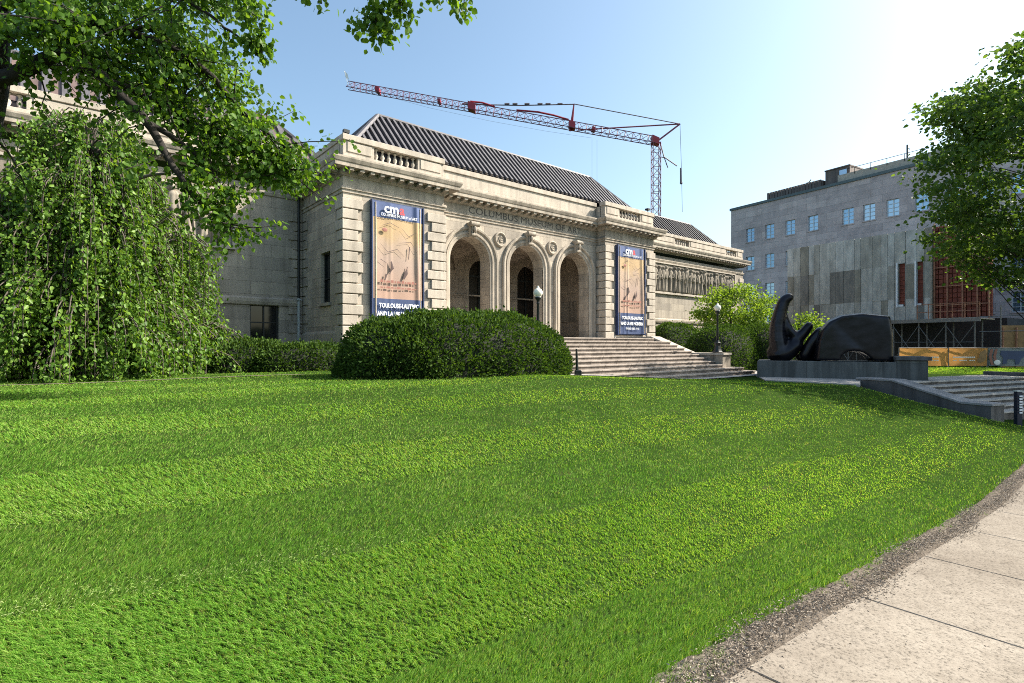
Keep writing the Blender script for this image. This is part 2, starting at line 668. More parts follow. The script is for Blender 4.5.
# ================================================================ ground, lawn, pavement
def grid_sheet(name, us, vs, zf, mat):
    U, V = np.meshgrid(us, vs, indexing='ij')
    Z = zf(U, V)
    nu, nv = len(us), len(vs)
    pts = np.stack([U, V, Z], -1).reshape(-1, 3)
    i = np.arange(nu - 1)[:, None] * nv + np.arange(nv - 1)[None, :]
    F = np.stack([i, i + nv, i + nv + 1, i + 1], -1).reshape(-1, 4)
    return np_mesh(name, pts, F, mat, smooth=True)


def far(a, b, step, lim=1500):
    inner = list(np.arange(a, b + 1e-6, step))
    out = [x for x in (lim, 600, 250, 120)]
    return np.array([a - x for x in out] + inner + [b + x for x in reversed(out)])


kind(grid_sheet('ground', far(-24, 60, .5), far(-14, 40, .4), lambda u, v: lawn_z(u, v) - .02 - .08 * (v < 1.95), M['soil']), 'structure')

# mulch strip between turf and pavement
kind(grid_sheet('path_edge_soil', np.arange(-14, 32, .1), np.linspace(1.4, 1.80, 10),
                lambda u, v: walk_z(u) - .012 + .012 * np.sin(u * 23 + v * 40) + .008 * np.sin(u * 7.3) * (v > 1.6) - .05 * (v > 1.76), M['dirt']), 'structure')
n = 26000
u = 1.0 + 20 * rng.uniform(0, 1, n) ** 1.6
v = 1.60 + rng.normal(0, .075, n) + .06 * np.sin(u * 2.1)
v = np.clip(v, 1.1, 2.1)
v[:90] = rng.uniform(-.3, 1.4, 90)
pts = np.stack([u, v, walk_z(u) + .005 + rng.uniform(0, .02, n) * (v > 1.5)], 1)
ax = unit(np.stack([rng.normal(0, 1, n), rng.normal(0, 1, n), rng.normal(0, .18, n)], 1))
o = leaves('dry_grass_clippings', pts, ax, .02, M['straw'], fat=.16, fold=.05)
kind(o, 'stuff')
o['label'] = 'dry brown clippings and mulch scattered between the lawn and the concrete walk'

# pavement slabs, one sheet of blocks with open joints
mb = MB()
x = 2.97 - 1.8 * 9
while x < 34:
    for y0, y1 in ((-.42, 1.5), (-2.4, -.43)):
        a, b = x + .007, x + 1.8 - .007
        k = 4
        vs, fs = [], []
        for i in range(k + 1):
            uu = a + (b - a) * i / k
            z = float(walk_z(uu))
            vs += [(uu, y0, z), (uu, y1, z), (uu, y0, z - .12), (uu, y1, z - .12)]
        for i in range(k):
            q, w = i * 4, i * 4 + 4
            fs += [(q, w, w + 1, q + 1), (q + 1, w + 1, w + 3, q + 3), (q, q + 2, w + 2, w)]
        fs += [(0, 1, 3, 2), (k * 4, k * 4 + 2, k * 4 + 3, k * 4 + 1)]
        mb.add(vs, fs)
    x += 1.8
kind(mb.build('sidewalk', M['concrete'], bevel=.006), 'structure')
mb = MB()
for i in range(56):
    a, b = -20 + i, -19 + i
    za, zb = float(walk_z(a)), float(walk_z(b))
    mb.quad((a, -12, za - .14), (b, -12, zb - .14), (b, -3.1, zb - .14), (a, -3.1, za - .14))
    mb.quad((a, -3.1, za - .14), (b, -3.1, zb - .14), (b, -3.1, zb + .0), (a, -3.1, za + .0))
    mb.quad((a, -3.1, za), (b, -3.1, zb), (b, -2.95, zb), (a, -2.95, za))
mb.build('road', M['asphalt'])['kind'] = 'structure'

# paving: plaza by the sculpture and in front of the steps, narrow path on the left
PZ = -1.362
mb = MB()
plan = [(21.15, 6.62), (23.3, 7.3), (27.0, 7.55), (34, 8.5), (40, 14), (27, 15.2), (24.9, 12.2), (21.15, 9.9)]
mb.prism([(a, b, PZ - .2) for a, b in plan], (0, 0, .2))
mb.build('plaza', M['plaza'])['kind'] = 'structure'
mb = MB()
for i in range(26):
    a, b = 11.6 + i * .55, 11.6 + (i + 1) * .55
    za, zb = float(lawn_z(a, 12)) + .012, float(lawn_z(b, 12)) + .012
    mb.quad((a, 11.7, za), (b, 11.7, zb), (b, 13.2, zb), (a, 13.2, za))
mb.build('path', M['plaza'])['kind'] = 'structure'
mb = MB()
for i in range(24):
    a, b = -14 + i * .8, -13.2 + i * .8
    za, zb = float(lawn_z(a, 15.2)) + .004, float(lawn_z(b, 15.2)) + .004
    mb.quad((a, 15.1, za), (b, 15.1, zb), (b, 15.3, zb), (a, 15.3, za))
mb.build('footpath', M['dirt'])['kind'] = 'structure'


# ---------------------------------------------------------------- mown grass
def in_lawn(u, v):
    d = CS * u + SN * v
    r = SN * u - CS * v
    edge = 1.69 + .10 * np.sin(u * 3.1) * np.sin(u * 1.3 + 1) + .06 * np.sin(u * 11.0 + 2 * np.sin(u * 3.7)) + .05 * np.sin(u * 37.0 + 3 * np.sin(u * 9.1))
    top = np.where(u < 7, 17.5, np.where(u < 12.2, 12.9, 11.7))
    top = np.where(u > 21.12, 6.6, top)
    ok = (v > edge) & (v < top)
    ok &= ~((v > 15.08) & (v < 15.34) & (u < 5.2))
    # the retaining wall of the lower steps
    t = (r - 13.75) * .397 - (d - 19.6) * .918
    w = (r - 13.75) * .918 + (d - 19.6) * .397
    ok &= ~((w > -.03) & (t < 3.02)) | (u < 21)
    ok &= (u < 23.4)
    return ok


def blades(n, dmin, dmax, kmin, kmax):
    s = rng.uniform(1 / dmax, 1 / dmin, n)
    d = 1 / s
    r = rng.uniform(kmin, kmax, n) * d
    return CS * d + SN * r, SN * d - CS * r, d


u, v, d = blades(1700000, 1.7, 24, -1.12, 1.1)
ok = in_lawn(u, v)
u, v, d = u[ok], v[ok], d[ok]
# far strip of turf behind the lower steps
u2, v2, d2 = blades(26000, 25.5, 34, .70, 1.02)
u, v, d = np.r_[u, u2], np.r_[v, v2], np.r_[d, d2]
n = len(u)
patch = .5 + .5 * np.sin(u * 1.7 + 2 * np.sin(v * 1.3)) * np.sin(v * 2.3 + 1.5 * np.sin(u * .9))
tuft = np.sin(u * 61 + 3 * np.sin(v * 23)) * np.sin(v * 67 + 3 * np.sin(u * 29)) + .6 * np.sin(u * 133 + 2 * np.sin(v * 71)) * np.sin(v * 127)
bare = rng.uniform(0, 1, n) < np.where(tuft < -.2, .88, .04) + .10 * (patch > .86)
u, v, d, patch, tuft = u[~bare], v[~bare], d[~bare], patch[~bare], tuft[~bare]
n = len(u)
z = np.where(d > 25.2, -1.375, lawn_z(u, v) - .015)
band = (np.floor((v + .05 * np.sin(u * .45) + .02 * np.sin(u * 1.9)) / 1.22).astype(int) % 2) * 2 - 1
fr = np.abs(((v + .05 * np.sin(u * .45)) / 1.22) % 1 - .5) * 2          # 1 at the edge of a mowing pass
H = (.0165 + .004 * patch + .006 * tuft) * rng.choice([.5, .8, 1, 1.1, 1.3, 1.7], n, p=[.12, .25, .28, .2, .11, .04]) * rng.uniform(.85, 1.15, n) * np.where(fr > .93, .8, 1) * (1 + .8 * (v < 1.95) * (d < 25))
wd = .0015 * np.maximum(1, d / 3.2) * rng.uniform(.7, 1.3, n)
ang = rng.uniform(0, 2 * np.pi, n)
sx, sy = np.cos(ang), np.sin(ang)
lean = rng.normal(0, .45, (n, 2))
lean[:, 0] += .75 * band
lean[:, 1] += .10 * np.sin(u * .7 + v)
lx, ly = lean[:, 0], lean[:, 1]
B0 = np.stack([u - sx * wd, v - sy * wd, z], 1)
B1 = np.stack([u + sx * wd, v + sy * wd, z], 1)
M0 = np.stack([u - sx * wd * .8 + lx * H * .35, v - sy * wd * .8 + ly * H * .35, z + H * .6], 1)
M1 = np.stack([u + sx * wd * .8 + lx * H * .35, v + sy * wd * .8 + ly * H * .35, z + H * .6], 1)
T0 = np.stack([u + lx * H - sx * wd * .15, v + ly * H - sy * wd * .15, z + H], 1)
T1 = np.stack([u + lx * H + sx * wd * .15, v + ly * H + sy * wd * .15, z + H], 1)
V = np.stack([B0, B1, M1, M0, T1, T0], 1).reshape(-1, 3)
i = np.arange(n)[:, None] * 6
F = np.concatenate([i + np.array([0, 1, 2, 3]), i + np.array([3, 2, 4, 5])], 0)
o = np_mesh('grass', V, F, M['grass'])
kind(o, 'stuff')
o['label'] = 'short mown green lawn grass with faint mowing bands'

# pale clippings left in thin lines along the mower's passes
u, v, d = blades(11000, 2.2, 17, -1.1, .9)
k_ = np.round((v + .05 * np.sin(u * .45) + .02 * np.sin(u * 1.9)) / 1.22)
v = k_ * 1.22 - .05 * np.sin(u * .45) - .02 * np.sin(u * 1.9) + rng.normal(0, .07, len(u))
keep = in_lawn(u, v) & (np.sin(u * .8 + k_ * 2.1) + .5 * np.sin(u * 2.3 + k_) > -.1) & (v < 12.5) & (v > 2.4)
u, v, d = u[keep], v[keep], d[keep]
pts = np.stack([u, v, lawn_z(u, v) + .03 + rng.uniform(0, .02, len(u))], 1)
o = leaves('grass_clippings', pts, np.stack([rng.normal(0, 1, len(u)), rng.normal(0, 1, len(u)), rng.normal(.2, .3, len(u))], 1), .016 * np.maximum(1, d / 6), M['clipping'], fat=.08, fold=.03)
kind(o, 'stuff')
o['label'] = 'pale cut grass lying in thin lines across the lawn'

# ================================================================ museum
FL = .33
mus = thing('museum_building', 'pale limestone museum with three arched doorways, quoined corners and a ribbed metal roof', 'museum', (17.6, 19.37, -1.3))
VF, VC, VW = 19.37, 20.0, 23.7
PAV = [(8.0, 12.4), (22.75, 27.15)]
ARC = [14.2, 17.6, 21.0]

# --- corner pavilions and flanks
for k, (a, b) in enumerate(PAV):
    mb = MB()
    mb.quad((a, VF, -1.6), (b, VF, -1.6), (b, VF, 5.8), (a, VF, 5.8))
    inner, outer = (b, a) if k == 0 else (a, b)
    for x, y1 in ((inner, VC),):
        mb.quad((x, VF, -1.6), (x, y1, -1.6), (x, y1, 5.8), (x, VF, 5.8))
    if k == 0:
        # local u runs from the back towards the front, hole positions in metres from the back
        mb.holed((a, VW, -1.6), (0, -1, 0), (1, 0, 0), VW - VF, 7.4, [(VW - 21.6, VW - 20.63, 1.66 + 1.6, 3.67 + 1.6), (VW - 21.45, VW - 20.8, 1.15, 1.95)], .28)
    else:
        mb.quad((outer, VF, -1.6), (outer, VW, -1.6), (outer, VW, 5.8), (outer, VF, 5.8))
    mb.build('pavilion_wall', M['lime'], mus)

# --- window and basement window on the shaded flank
wf = MB()
wf.box(8.2, 8.27, 20.63, 21.6, 1.66, 3.67).build('window', M['dark_glass'], mus)
win = [o for o in mus.children if o.name.startswith('window')][0]
mb = MB()
for y0, y1, z0, z1 in ((20.63, 20.69, 1.66, 3.67), (21.54, 21.6, 1.66, 3.67), (20.69, 21.54, 3.6, 3.67), (20.69, 21.54, 1.66, 1.74), (20.69, 21.54, 2.62, 2.67)):
    mb.box(8.14, 8.197, y0, y1, z0, z1)
mb.build('frame', M['dark_metal'], win)
MB().box(7.9, 8.13, 20.55, 21.68, 1.54, 1.655).build('sill', M['lime_trim'], win)
MB().box(8.18, 8.25, 20.8, 21.45, -.45, .35).build('window', M['dark_glass'], mus)
# base course of the flank and front
mb = MB()
prof = [(0, -1.6), (.07, -1.6), (.07, .44), (.03, .55), (0, .55)]
mb.sweep([(8.0, VW), (8.0, VF), (12.4, VF), (12.4, VC)], prof)
mb.build('base_course', M['lime_plain'], mus)
mb = MB()
mb.sweep([(22.75, VC), (22.75, VF), (27.15, VF), (27.15, VW)], prof)
mb.build('base_course', M['lime_plain'], mus)

# --- quoins
def quoins(x0, x1, sx, ret, name='quoin_strip'):
    """x0 the corner, x1 inner end of a long block; sx the side the corner is on, ret the return on the flank"""
    mb = MB()
    ph = .396
    for i in range(13):
        z0, z1 = FL + i * ph + .018, FL + (i + 1) * ph - .018
        w = abs(x1 - x0) if i % 2 == 0 else abs(x1 - x0) - .2
        a, b = (x0 - .07, x0 + w) if sx < 0 else (x0 - w, x0 + .07)
        dep = ret if i % 2 == 0 else ret - .2
        mb.box(a, b, VF - .09, VF + .02, z0, z1)
        if ret > .3:
            if sx < 0:
                mb.box(x0 - .071, x0 + .02, VF + .021, VF + dep, z0, z1)
            else:
                mb.box(x0 - .02, x0 + .071, VF + .021, VF + dep, z0, z1)
    return mb.build(name, M['lime_plain'], mus, bevel=.018)


quoins(8.0, 8.75, -1, .62)
quoins(12.4, 11.55, 1, .61)
quoins(22.75, 23.4, -1, .61)
quoins(27.15, 26.4, 1, .62)
# quoins where the flank meets the wing
mb = MB()
for i in range(15):
    z0, z1 = -.3 + i * .396 + .018, -.3 + (i + 1) * .396 - .018
    mb.box(7.94, 8.02, VW - (.62 if i % 2 else .42), VW - .001, z0, z1)
    mb.box(8.0 - (.42 if i % 2 else .62), 7.939, VW - .06, VW + .02, z0, z1)
mb.build('quoin_strip', M['lime_wing'], mus, bevel=.012)

# --- arcade front
TOP = 5.8
RA, SP = 1.1, 3.8
mb = MB()
bays = [12.4, 15.9, 19.3, 22.75]
TH = .72
for yy, flip in ((VC, 1), (VC + TH, -1)):
    for j, c in enumerate(ARC):
        a, b = bays[j], bays[j + 1]
        q = []
        q.append([(a, yy, -.2), (c - RA, yy, -.2), (c - RA, yy, SP), (a, yy, SP)])
        q.append([(c + RA, yy, -.2), (b, yy, -.2), (b, yy, SP), (c + RA, yy, SP)])
        q.append([(a, yy, SP), (c - RA, yy, SP), (c - RA, yy, TOP), (a, yy, TOP)])
        q.append([(c + RA, yy, SP), (b, yy, SP), (b, yy, TOP), (c + RA, yy, TOP)])
        K = 20
        for k in range(K):
            t0, t1 = math.pi - math.pi * k / K, math.pi - math.pi * (k + 1) / K
            p0 = (c + RA * math.cos(t0), yy, SP + RA * math.sin(t0))
            p1 = (c + RA * math.cos(t1), yy, SP + RA * math.sin(t1))
            q.append([p0, p1, (p1[0], yy, TOP), (p0[0], yy, TOP)])
        for s in q:
            mb.quad(*(s if flip > 0 else s[::-1]))
for c in ARC:
    pts = [(c - RA, -.2), (c - RA, SP)] + [(c + RA * math.cos(math.pi - math.pi * k / 20), SP + RA * math.sin(math.pi * k / 20)) for k in range(1, 20)] + [(c + RA, SP), (c + RA, -.2)]
    for k in range(len(pts) - 1):
        mb.quad((pts[k][0], VC, pts[k][1]), (pts[k][0], VC + TH, pts[k][1]), (pts[k + 1][0], VC + TH, pts[k + 1][1]), (pts[k + 1][0], VC, pts[k + 1][1]))
mb.build('arcade_wall', M['lime'], mus)

# --- loggia behind the arches
VB = 23.7
mb = MB()
K = 14
for j, c in enumerate(ARC):
    a, b = bays[j], bays[j + 1]
    hw = (b - a) / 2
    vm, hv = (VC + TH + VB) / 2, (VB - VC - TH) / 2
    g = {}
    for p in range(K + 1):
        for q in range(K + 1):
            s, t = -1 + 2 * p / K, -1 + 2 * q / K
            zz = 3.75 + 1.35 * max(math.sqrt(max(0, 1 - s * s)), math.sqrt(max(0, 1 - t * t)))
            mb.v.append(Vector(((a + b) / 2 + s * hw, vm + t * hv, zz)))
            g[p, q] = len(mb.v) - 1
    for p in range(K):
        for q in range(K):
            mb.f.append([g[p, q], g[p, q + 1], g[p + 1, q + 1], g[p + 1, q]])
            mb.mi.append(0)
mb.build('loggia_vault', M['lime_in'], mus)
mb = MB()
RD, SD = .85, 3.75
for j, c in enumerate(ARC):
    a, b = bays[j], bays[j + 1]
    mb.quad((a, VB, FL), (c - RD, VB, FL), (c - RD, VB, SD), (a, VB, SD))
    mb.quad((c + RD, VB, FL), (b, VB, FL), (b, VB, SD), (c + RD, VB, SD))
    mb.quad((a, VB, SD), (c - RD, VB, SD), (c - RD, VB, 5.3), (a, VB, 5.3))
    mb.quad((c + RD, VB, SD), (b, VB, SD), (b, VB, 5.3), (c + RD, VB, 5.3))
    pts = [(c - RD, FL), (c - RD, SD)] + [(c + RD * math.cos(math.pi - math.pi * k / 16), SD + RD * math.sin(math.pi * k / 16)) for k in range(1, 16)] + [(c + RD, SD), (c + RD, FL)]
    for k in range(len(pts) - 1):
        mb.quad((pts[k][0], VB, pts[k][1]), (pts[k][0], VB + .4, pts[k][1]), (pts[k + 1][0], VB + .4, pts[k + 1][1]), (pts[k + 1][0], VB, pts[k + 1][1]))
        if 0 < k < len(pts) - 2:
            mb.quad((pts[k][0], VB, pts[k][1]), (pts[k + 1][0], VB, pts[k + 1][1]), (pts[k + 1][0], VB, 5.3), (pts[k][0], VB, 5.3))
for x in (12.4, 22.75):
    mb.quad((x, VC + TH, FL), (x, VB, FL), (x, VB, 5.3), (x, VC + TH, 5.3))
mb.box(12.45, 22.7, VB - .05, VB - .004, 2.62, 2.7)
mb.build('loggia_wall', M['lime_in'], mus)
for c in ARC:
    mb = MB()
    d0 = mb.box(c - RD, c + RD, VB + .3, VB + .36, FL, SD + RD).build('door', M['bronze_door'], mus)
    mb = MB()
    for x0, x1 in ((c - RD, c - RD + .08), (c - .05, c + .05), (c + RD - .08, c + RD)):
        mb.box(x0, x1, VB + .24, VB + .297, FL, SD + RD)
    for x0, x1 in ((c - RD + .082, c - .052), (c + .052, c + RD - .082)):
        for z in (FL + .02, 1.3, 2.7, 3.7):
            mb.box(x0, x1, VB + .25, VB + .297, z, z + .09)
    mb.build('frame', M['dark_metal'], d0)
MB().box(12.5, 22.7, VC - .0, VB, FL - .4, FL).build('loggia_floor', M['step'], mus)
# notice plaque on the loggia wall, seen through the third arch
mb = MB()
mb.box(22.69, 22.745, 21.5, 22.7, 1.35, 2.5)
for i in range(6):
    mb.box(22.675, 22.688, 21.6, 22.6, 1.45 + i * .17, 1.5 + i * .17)
mb.build('plaque', M['lime_dark'], mus)

# --- arch mouldings, keystones and medallions
def ring(c, prof, y):
    """profile of (radius, projection) carried up the jamb and round the arch"""
    mb = MB()
    st = []
    for z in (FL, 1.5, SP):
        st.append([(c - r, y - o, z) for r, o in prof])
    for k in range(1, 24):
        t = math.pi - math.pi * k / 24
        st.append([(c + r * math.cos(t), y - o, SP + r * math.sin(t)) for r, o in prof])
    for z in (SP, 1.5, FL):
        st.append([(c + r, y - o, z) for r, o in prof])
    k = len(prof)
    vs = [p for s in st for p in s]
    fs = [(i * k + j, i * k + j + 1, (i + 1) * k + j + 1, (i + 1) * k + j) for i in range(len(st) - 1) for j in range(k - 1)]
    mb.add(vs, fs)
    return mb


for c in ARC:
    sur = ring(c, [(1.1, -.03), (1.1, .03), (1.2, .05), (1.22, .09), (1.32, .09), (1.34, .05), (1.40, .07), (1.44, .14), (1.52, .15), (1.56, .10), (1.56, -.01)], VC).build('arch_surround', M['lime_trim'], mus, smooth=False)
    mb = MB()
    mb.prism([(c - .2, VC - .33, 5.5), (c - .13, VC - .26, 4.86), (c + .13, VC - .26, 4.86), (c + .2, VC - .33, 5.5)], (0, .33, 0))
    mb.tube([(c - .24, VC - .36, 5.42), (c + .24, VC - .36, 5.42)], .11, 12)
    mb.tube([(c - .15, VC - .29, 4.95), (c + .15, VC - .29, 4.95)], .07, 10)
    for q in (-.09, 0, .09):
        mb.tube([(c + q * 1.3, VC - .36, 5.36), (c + q, VC - .31, 4.98)], .028, 6)
    mb.ell((c, VC - .38, 5.2), (.09, .08, .14), 8, 6)
    mb.build('keystone', M['lime_trim'], sur)
for c in (15.9, 19.3):
    mb = MB()
    vs, fs = [], []
    nn = 28
    prof = [(0, .05), (.24, .05), (.26, .10), (.30, .13), (.35, .10), (.36, -.01)]
    for r_, o_ in prof:
        for k in range(nn):
            t = 2 * math.pi * k / nn
            vs.append((c + r_ * math.cos(t), VC - o_, 4.98 + r_ * math.sin(t)))
    for i in range(len(prof) - 1):
        for k in range(nn):
            fs.append((i * nn + k, i * nn + (k + 1) % nn, (i + 1) * nn + (k + 1) % nn, (i + 1) * nn + k))
    mb.add(vs, fs)
    for (x0, z0, x1, z1) in ((-.14, -.12, -.04, .14), (-.04, .14, .0, -.12), (-.1, 0, 0, 0), (.03, -.12, .03, .13), (.03, .13, .15, .11), (.03, 0, .13, 0), (.03, -.12, .15, -.1)):
        mb.tube([(c + x0, VC - .07, 4.98 + z0), (c + x1, VC - .07, 4.98 + z1)], .022, 6)
    mb.build('medallion', M['lime_trim'], mus)

# --- entablature
path_c = [(8.0, VW), (8.0, VF), (12.4, VF), (12.4, VC), (22.75, VC), (22.75, VF), (27.15, VF), (27.15, VW + 1)]
prof_e = [(0, 5.66), (.045, 5.68), (.045, 5.78), (.09, 5.80), (.09, 5.87), (.02, 5.92), (0.004, 5.92), (0.004, 6.28), (.05, 6.29), (.09, 6.33), (.14, 6.35), (.16, 6.5),
          (.5, 6.5), (.5, 6.64), (.53, 6.66), (.58, 6.78), (.58, 6.84), (.1, 6.98), (-.3, 6.99)]
mb = MB()
mb.sweep(path_c, prof_e)


def modillions(mb, path, z0, z1, o0, o1, pitch, w):
    for i in range(len(path) - 1):
        p, q = Vector((*path[i], 0)), Vector((*path[i + 1], 0))
        L = (q - p).length
        if L < .9:
            continue
        d = (q - p).normalized()
        nr = Vector((d.y, -d.x, 0))
        k = int(L / pitch)
        for j in range(k + 1):
            m = p + d * ((L - k * pitch) / 2 + j * pitch)
            a = m + nr * o0 - d * w / 2
            mb.prism([(*(a)[:2], z0), (*(a + d * w)[:2], z0), (*(a + d * w + nr * (o1 - o0))[:2], z0 + .05), (*(a + nr * (o1 - o0))[:2], z0 + .05)], (0, 0, z1 - z0 - .05))


modillions(mb, path_c, 6.35, 6.508, .155, .45, .41, .17)
mb.build('cornice', M['lime_trim'], mus)
text('COLUMBUS MUSEUM OF ART', .42, M['carved'], mus, 'carved_lettering', (17.8, VC - .008, 6.10), width=7.4, ext=.003)

# --- parapets with balustrades
PB, PT = 6.985, 7.85


def parapet_run(mb, a, b, y, gap=None, panels=()):
    """a front parapet along X with an optional open balustrade"""
    mb.box(a, b, y, y + .34, PB, PB + .16)
    mb.box(a - .035, b + .035, y - .045, y + .38, PT - .22, PT)
    lo, hi = PB + .16, PT - .22
    segs = [(a, b)] if gap is None else [(a, gap[0]), (gap[1], b)]
    for s0, s1 in segs:
        mb.box(s0, s1, y + .02, y + .32, lo, hi)
    for s0, s1 in panels:
        mb.box(s0, s1, y - .012, y + .019, lo + .07, hi - .05)


mb = MB()
gaps = []
for a, b in PAV:
    c = (a + b) / 2
    g = (c - .95, c + .95)
    gaps.append(g)
    parapet_run(mb, a, b, VF, g, [(a + .16, g[0] - .12), (g[1] + .12, b - .16)])
parapet_run(mb, 12.44, 22.71, VC)
mb.box(8.0, 8.34, VF + .381, VW + 3, PB, PT - .22)
mb.box(7.955, 8.38, VF + .382, VW + 3, PT - .219, PT - .001)
mb.box(26.81, 27.15, VF + .381, VW + 3, PB, PT - .22)
mb.box(26.77, 27.195, VF + .382, VW + 3, PT - .219, PT - .001)
for x0, x1 in ((12.06, 12.4), (22.75, 23.09)):
    mb.box(x0 + .002, x1 - .002, VF + .381, VC + .3, PB, PT - .22)
mb.build('parapet', M['lime_plain'], mus, bevel=.012)
bal_prof = [(.075, 0), (.075, .04), (.04, .05), (.085, .16), (.08, .2), (.035, .33), (.04, .37), (.06, .39), (.075, .41), (.075, .455)]
mb = MB()
x0 = gaps[0][0] + .14
mb.lathe([(r, PB + .16 + z * (PT - .22 - PB - .16) / .455) for r, z in bal_prof], x0, VF + .17, 10)
BX = x0
bal = mb.build('baluster', M['lime_plain'], mus, smooth=True)
for gi, g in enumerate(gaps):
    for k in range(7):
        if gi == 0 and k == 0:
            continue
        part_copy(bal, mus, (g[0] + .14 + k * .27 - BX, 0, 0))

# --- flat roof behind the parapets, and ribbed hip roofs
MB().box(8.3, 26.9, 20.4, 34, 6.9, 6.98).build('flat_roof', M['roof'], mus)


def ribbed(eave, ridge, z0, z1, x0, x1, xr0, xr1, back, pitch, rib, mats, name='metal_roof'):
    """hip roof: eave line y=eave from x0 to x1, ridge y=ridge from xr0 to xr1"""
    mb = MB()
    A, B, C_, D = Vector((x0, eave, z0)), Vector((x1, eave, z0)), Vector((xr1, ridge, z1)), Vector((xr0, ridge, z1))
    E_, F_ = Vector((x0, back, z0)), Vector((x1, back, z0))
    mb.quad(A, B, C_, D)
    mb.add([A, D, E_], [(0, 1, 2)])
    mb.add([B, F_, C_], [(0, 1, 2)])
    mb.quad(F_, E_, D, C_)
    roof = mb.build(name, mats[0], mus)
    mb = MB()
    nrm = (B - A).cross(D - A).normalized()
    x = x0 + pitch * .5
    while x < x1:
        p0 = Vector((x, eave, z0))
        t = 1.0
        if x < xr0:
            t = (x - x0) / (xr0 - x0)
        elif x > xr1:
            t = (x1 - x) / (x1 - xr1)
        p1 = Vector((x, eave + (ridge - eave) * t, z0 + (z1 - z0) * t))
        if t > .06:
            w = Vector((rib, 0, 0))
            mb.prism([p0 - w, p0 + w, p0 + w + nrm * .11, p0 - w + nrm * .11], p1 - p0)
        x += pitch
    # ribs of the hipped ends
    for (P0, P1, Q) in ((E_, A, D), (B, F_, C_)):
        nn = (P1 - P0).cross(Q - P0).normalized()
        L = (P1 - P0).length
        k = max(2, int(L / pitch))
        e = (P1 - P0).normalized()
        tq = (Q - P0).dot(e) / L
        foot = P0 + e * (tq * L)
        up = Q - foot
        for j in range(1, k):
            s = j / k
            t = s / tq if s < tq else (1 - s) / (1 - tq)
            p0 = P0 + e * (s * L)
            mb.prism([p0 - e * rib, p0 + e * rib, p0 + e * rib + nn * .09, p0 - e * rib + nn * .09], up * t)
    for a, b in ((A, D), (D, C_), (C_, B), (D, E_), (C_, F_)):
        mb.tube([a + Vector((0, 0, .07)), b + Vector((0, 0, .07))], .1, 6)
    mb.build('roof_rib', mats[1], roof)


ribbed(20.0, 22.0, 7.9, 10.0, 8.75, 26.0, 10.65, 24.4, 24.0, .31, .055, (M['roof'], M['batten']))
mb = MB()
mb.box(8.75, 26.0, 20.36, 20.4, 6.99, 7.9)
mb.box(8.72, 8.75, 20.4, 24, 6.99, 7.9)
mb.box(26.0, 26.03, 20.4, 24, 6.99, 7.9)
mb.build('roof_kerb', M['roof'], mus)

# --- wings
WL, WR = -16.0, 46.4
DZ = .55
mb = MB()
mb.holed((WL, VW, -1.6), (1, 0, 0), (0, 1, 0), 8.0 - WL, 8.2,
         [(5.88 - WL, 7.0 - WL, 1.74, 3.33), (-1.0 - WL, .2 - WL, 1.74, 3.33), (-7.9 - WL, -6.7 - WL, 1.74, 3.33)], .35)
mb.build('wing_wall', M['lime_wing'], mus)
mb = MB()
mb.holed((27.15, VW, -1.6), (1, 0, 0), (0, 1, 0), WR - 27.15, 8.2,
         [(33.05 - 27.15, 34.1 - 27.15, 1.85, 2.9), (38.0 - 27.15, 39.1 - 27.15, 1.85, 2.9)], .35)
mb.quad((WR, VW, -1.6), (WR, VW + 9, -1.6), (WR, VW + 9, 6.6), (WR, VW, 6.6))
mb.build('wing_wall', M['lime_wing'], mus)
for x0, x1, z0, z1 in ((5.88, 7.0, .14, 1.73), (-1, .2, .14, 1.73), (-7.9, -6.7, .14, 1.73), (33.05, 34.1, .25, 1.3), (38, 39.1, .25, 1.3)):
    w = MB().box(x0, x1, VW + .2, VW + .26, z0, z1).build('window', M['dark_glass'], mus)
    mb = MB()
    for a, b in ((x0, x0 + .06), ((x0 + x1) / 2 - .025, (x0 + x1) / 2 + .025), (x1 - .06, x1)):
        mb.box(a, b, VW + .14, VW + .197, z0, z1)
    mb.box(x0 + .062, (x0 + x1) / 2 - .027, VW + .15, VW + .196, (z0 + z1) / 2 - .025, (z0 + z1) / 2 + .025)
    mb.box((x0 + x1) / 2 + .027, x1 - .062, VW + .15, VW + .196, (z0 + z1) / 2 - .025, (z0 + z1) / 2 + .025)
    mb.build('frame', M['dark_metal'], w)
for path, nm in (([(WL, VW), (7.93, VW)], 0), ([(27.22, VW), (WR, VW), (WR, VW + 9)], 1)):
    mb = MB()
    mb.sweep(path, [(0, 1.62), (.09, 1.66), (.13, 1.78), (.13, 1.9), (.02, 1.98), (0, 1.98)])
    mb.sweep(path, [(0, 6.18), (.05, 6.2), (.09, 6.3), (.09, 6.36), (0, 6.4)])
    mb.build('string_course', M['lime_trim'], mus)
    mb = MB()
    mb.sweep(path, [(o_, z_ + DZ) for o_, z_ in prof_e[7:]])
    modillions(mb, path, 6.35 + DZ, 6.508 + DZ, .155, .45, .36, .15)
    mb.build('cornice', M['lime_trim'], mus)
gw = []
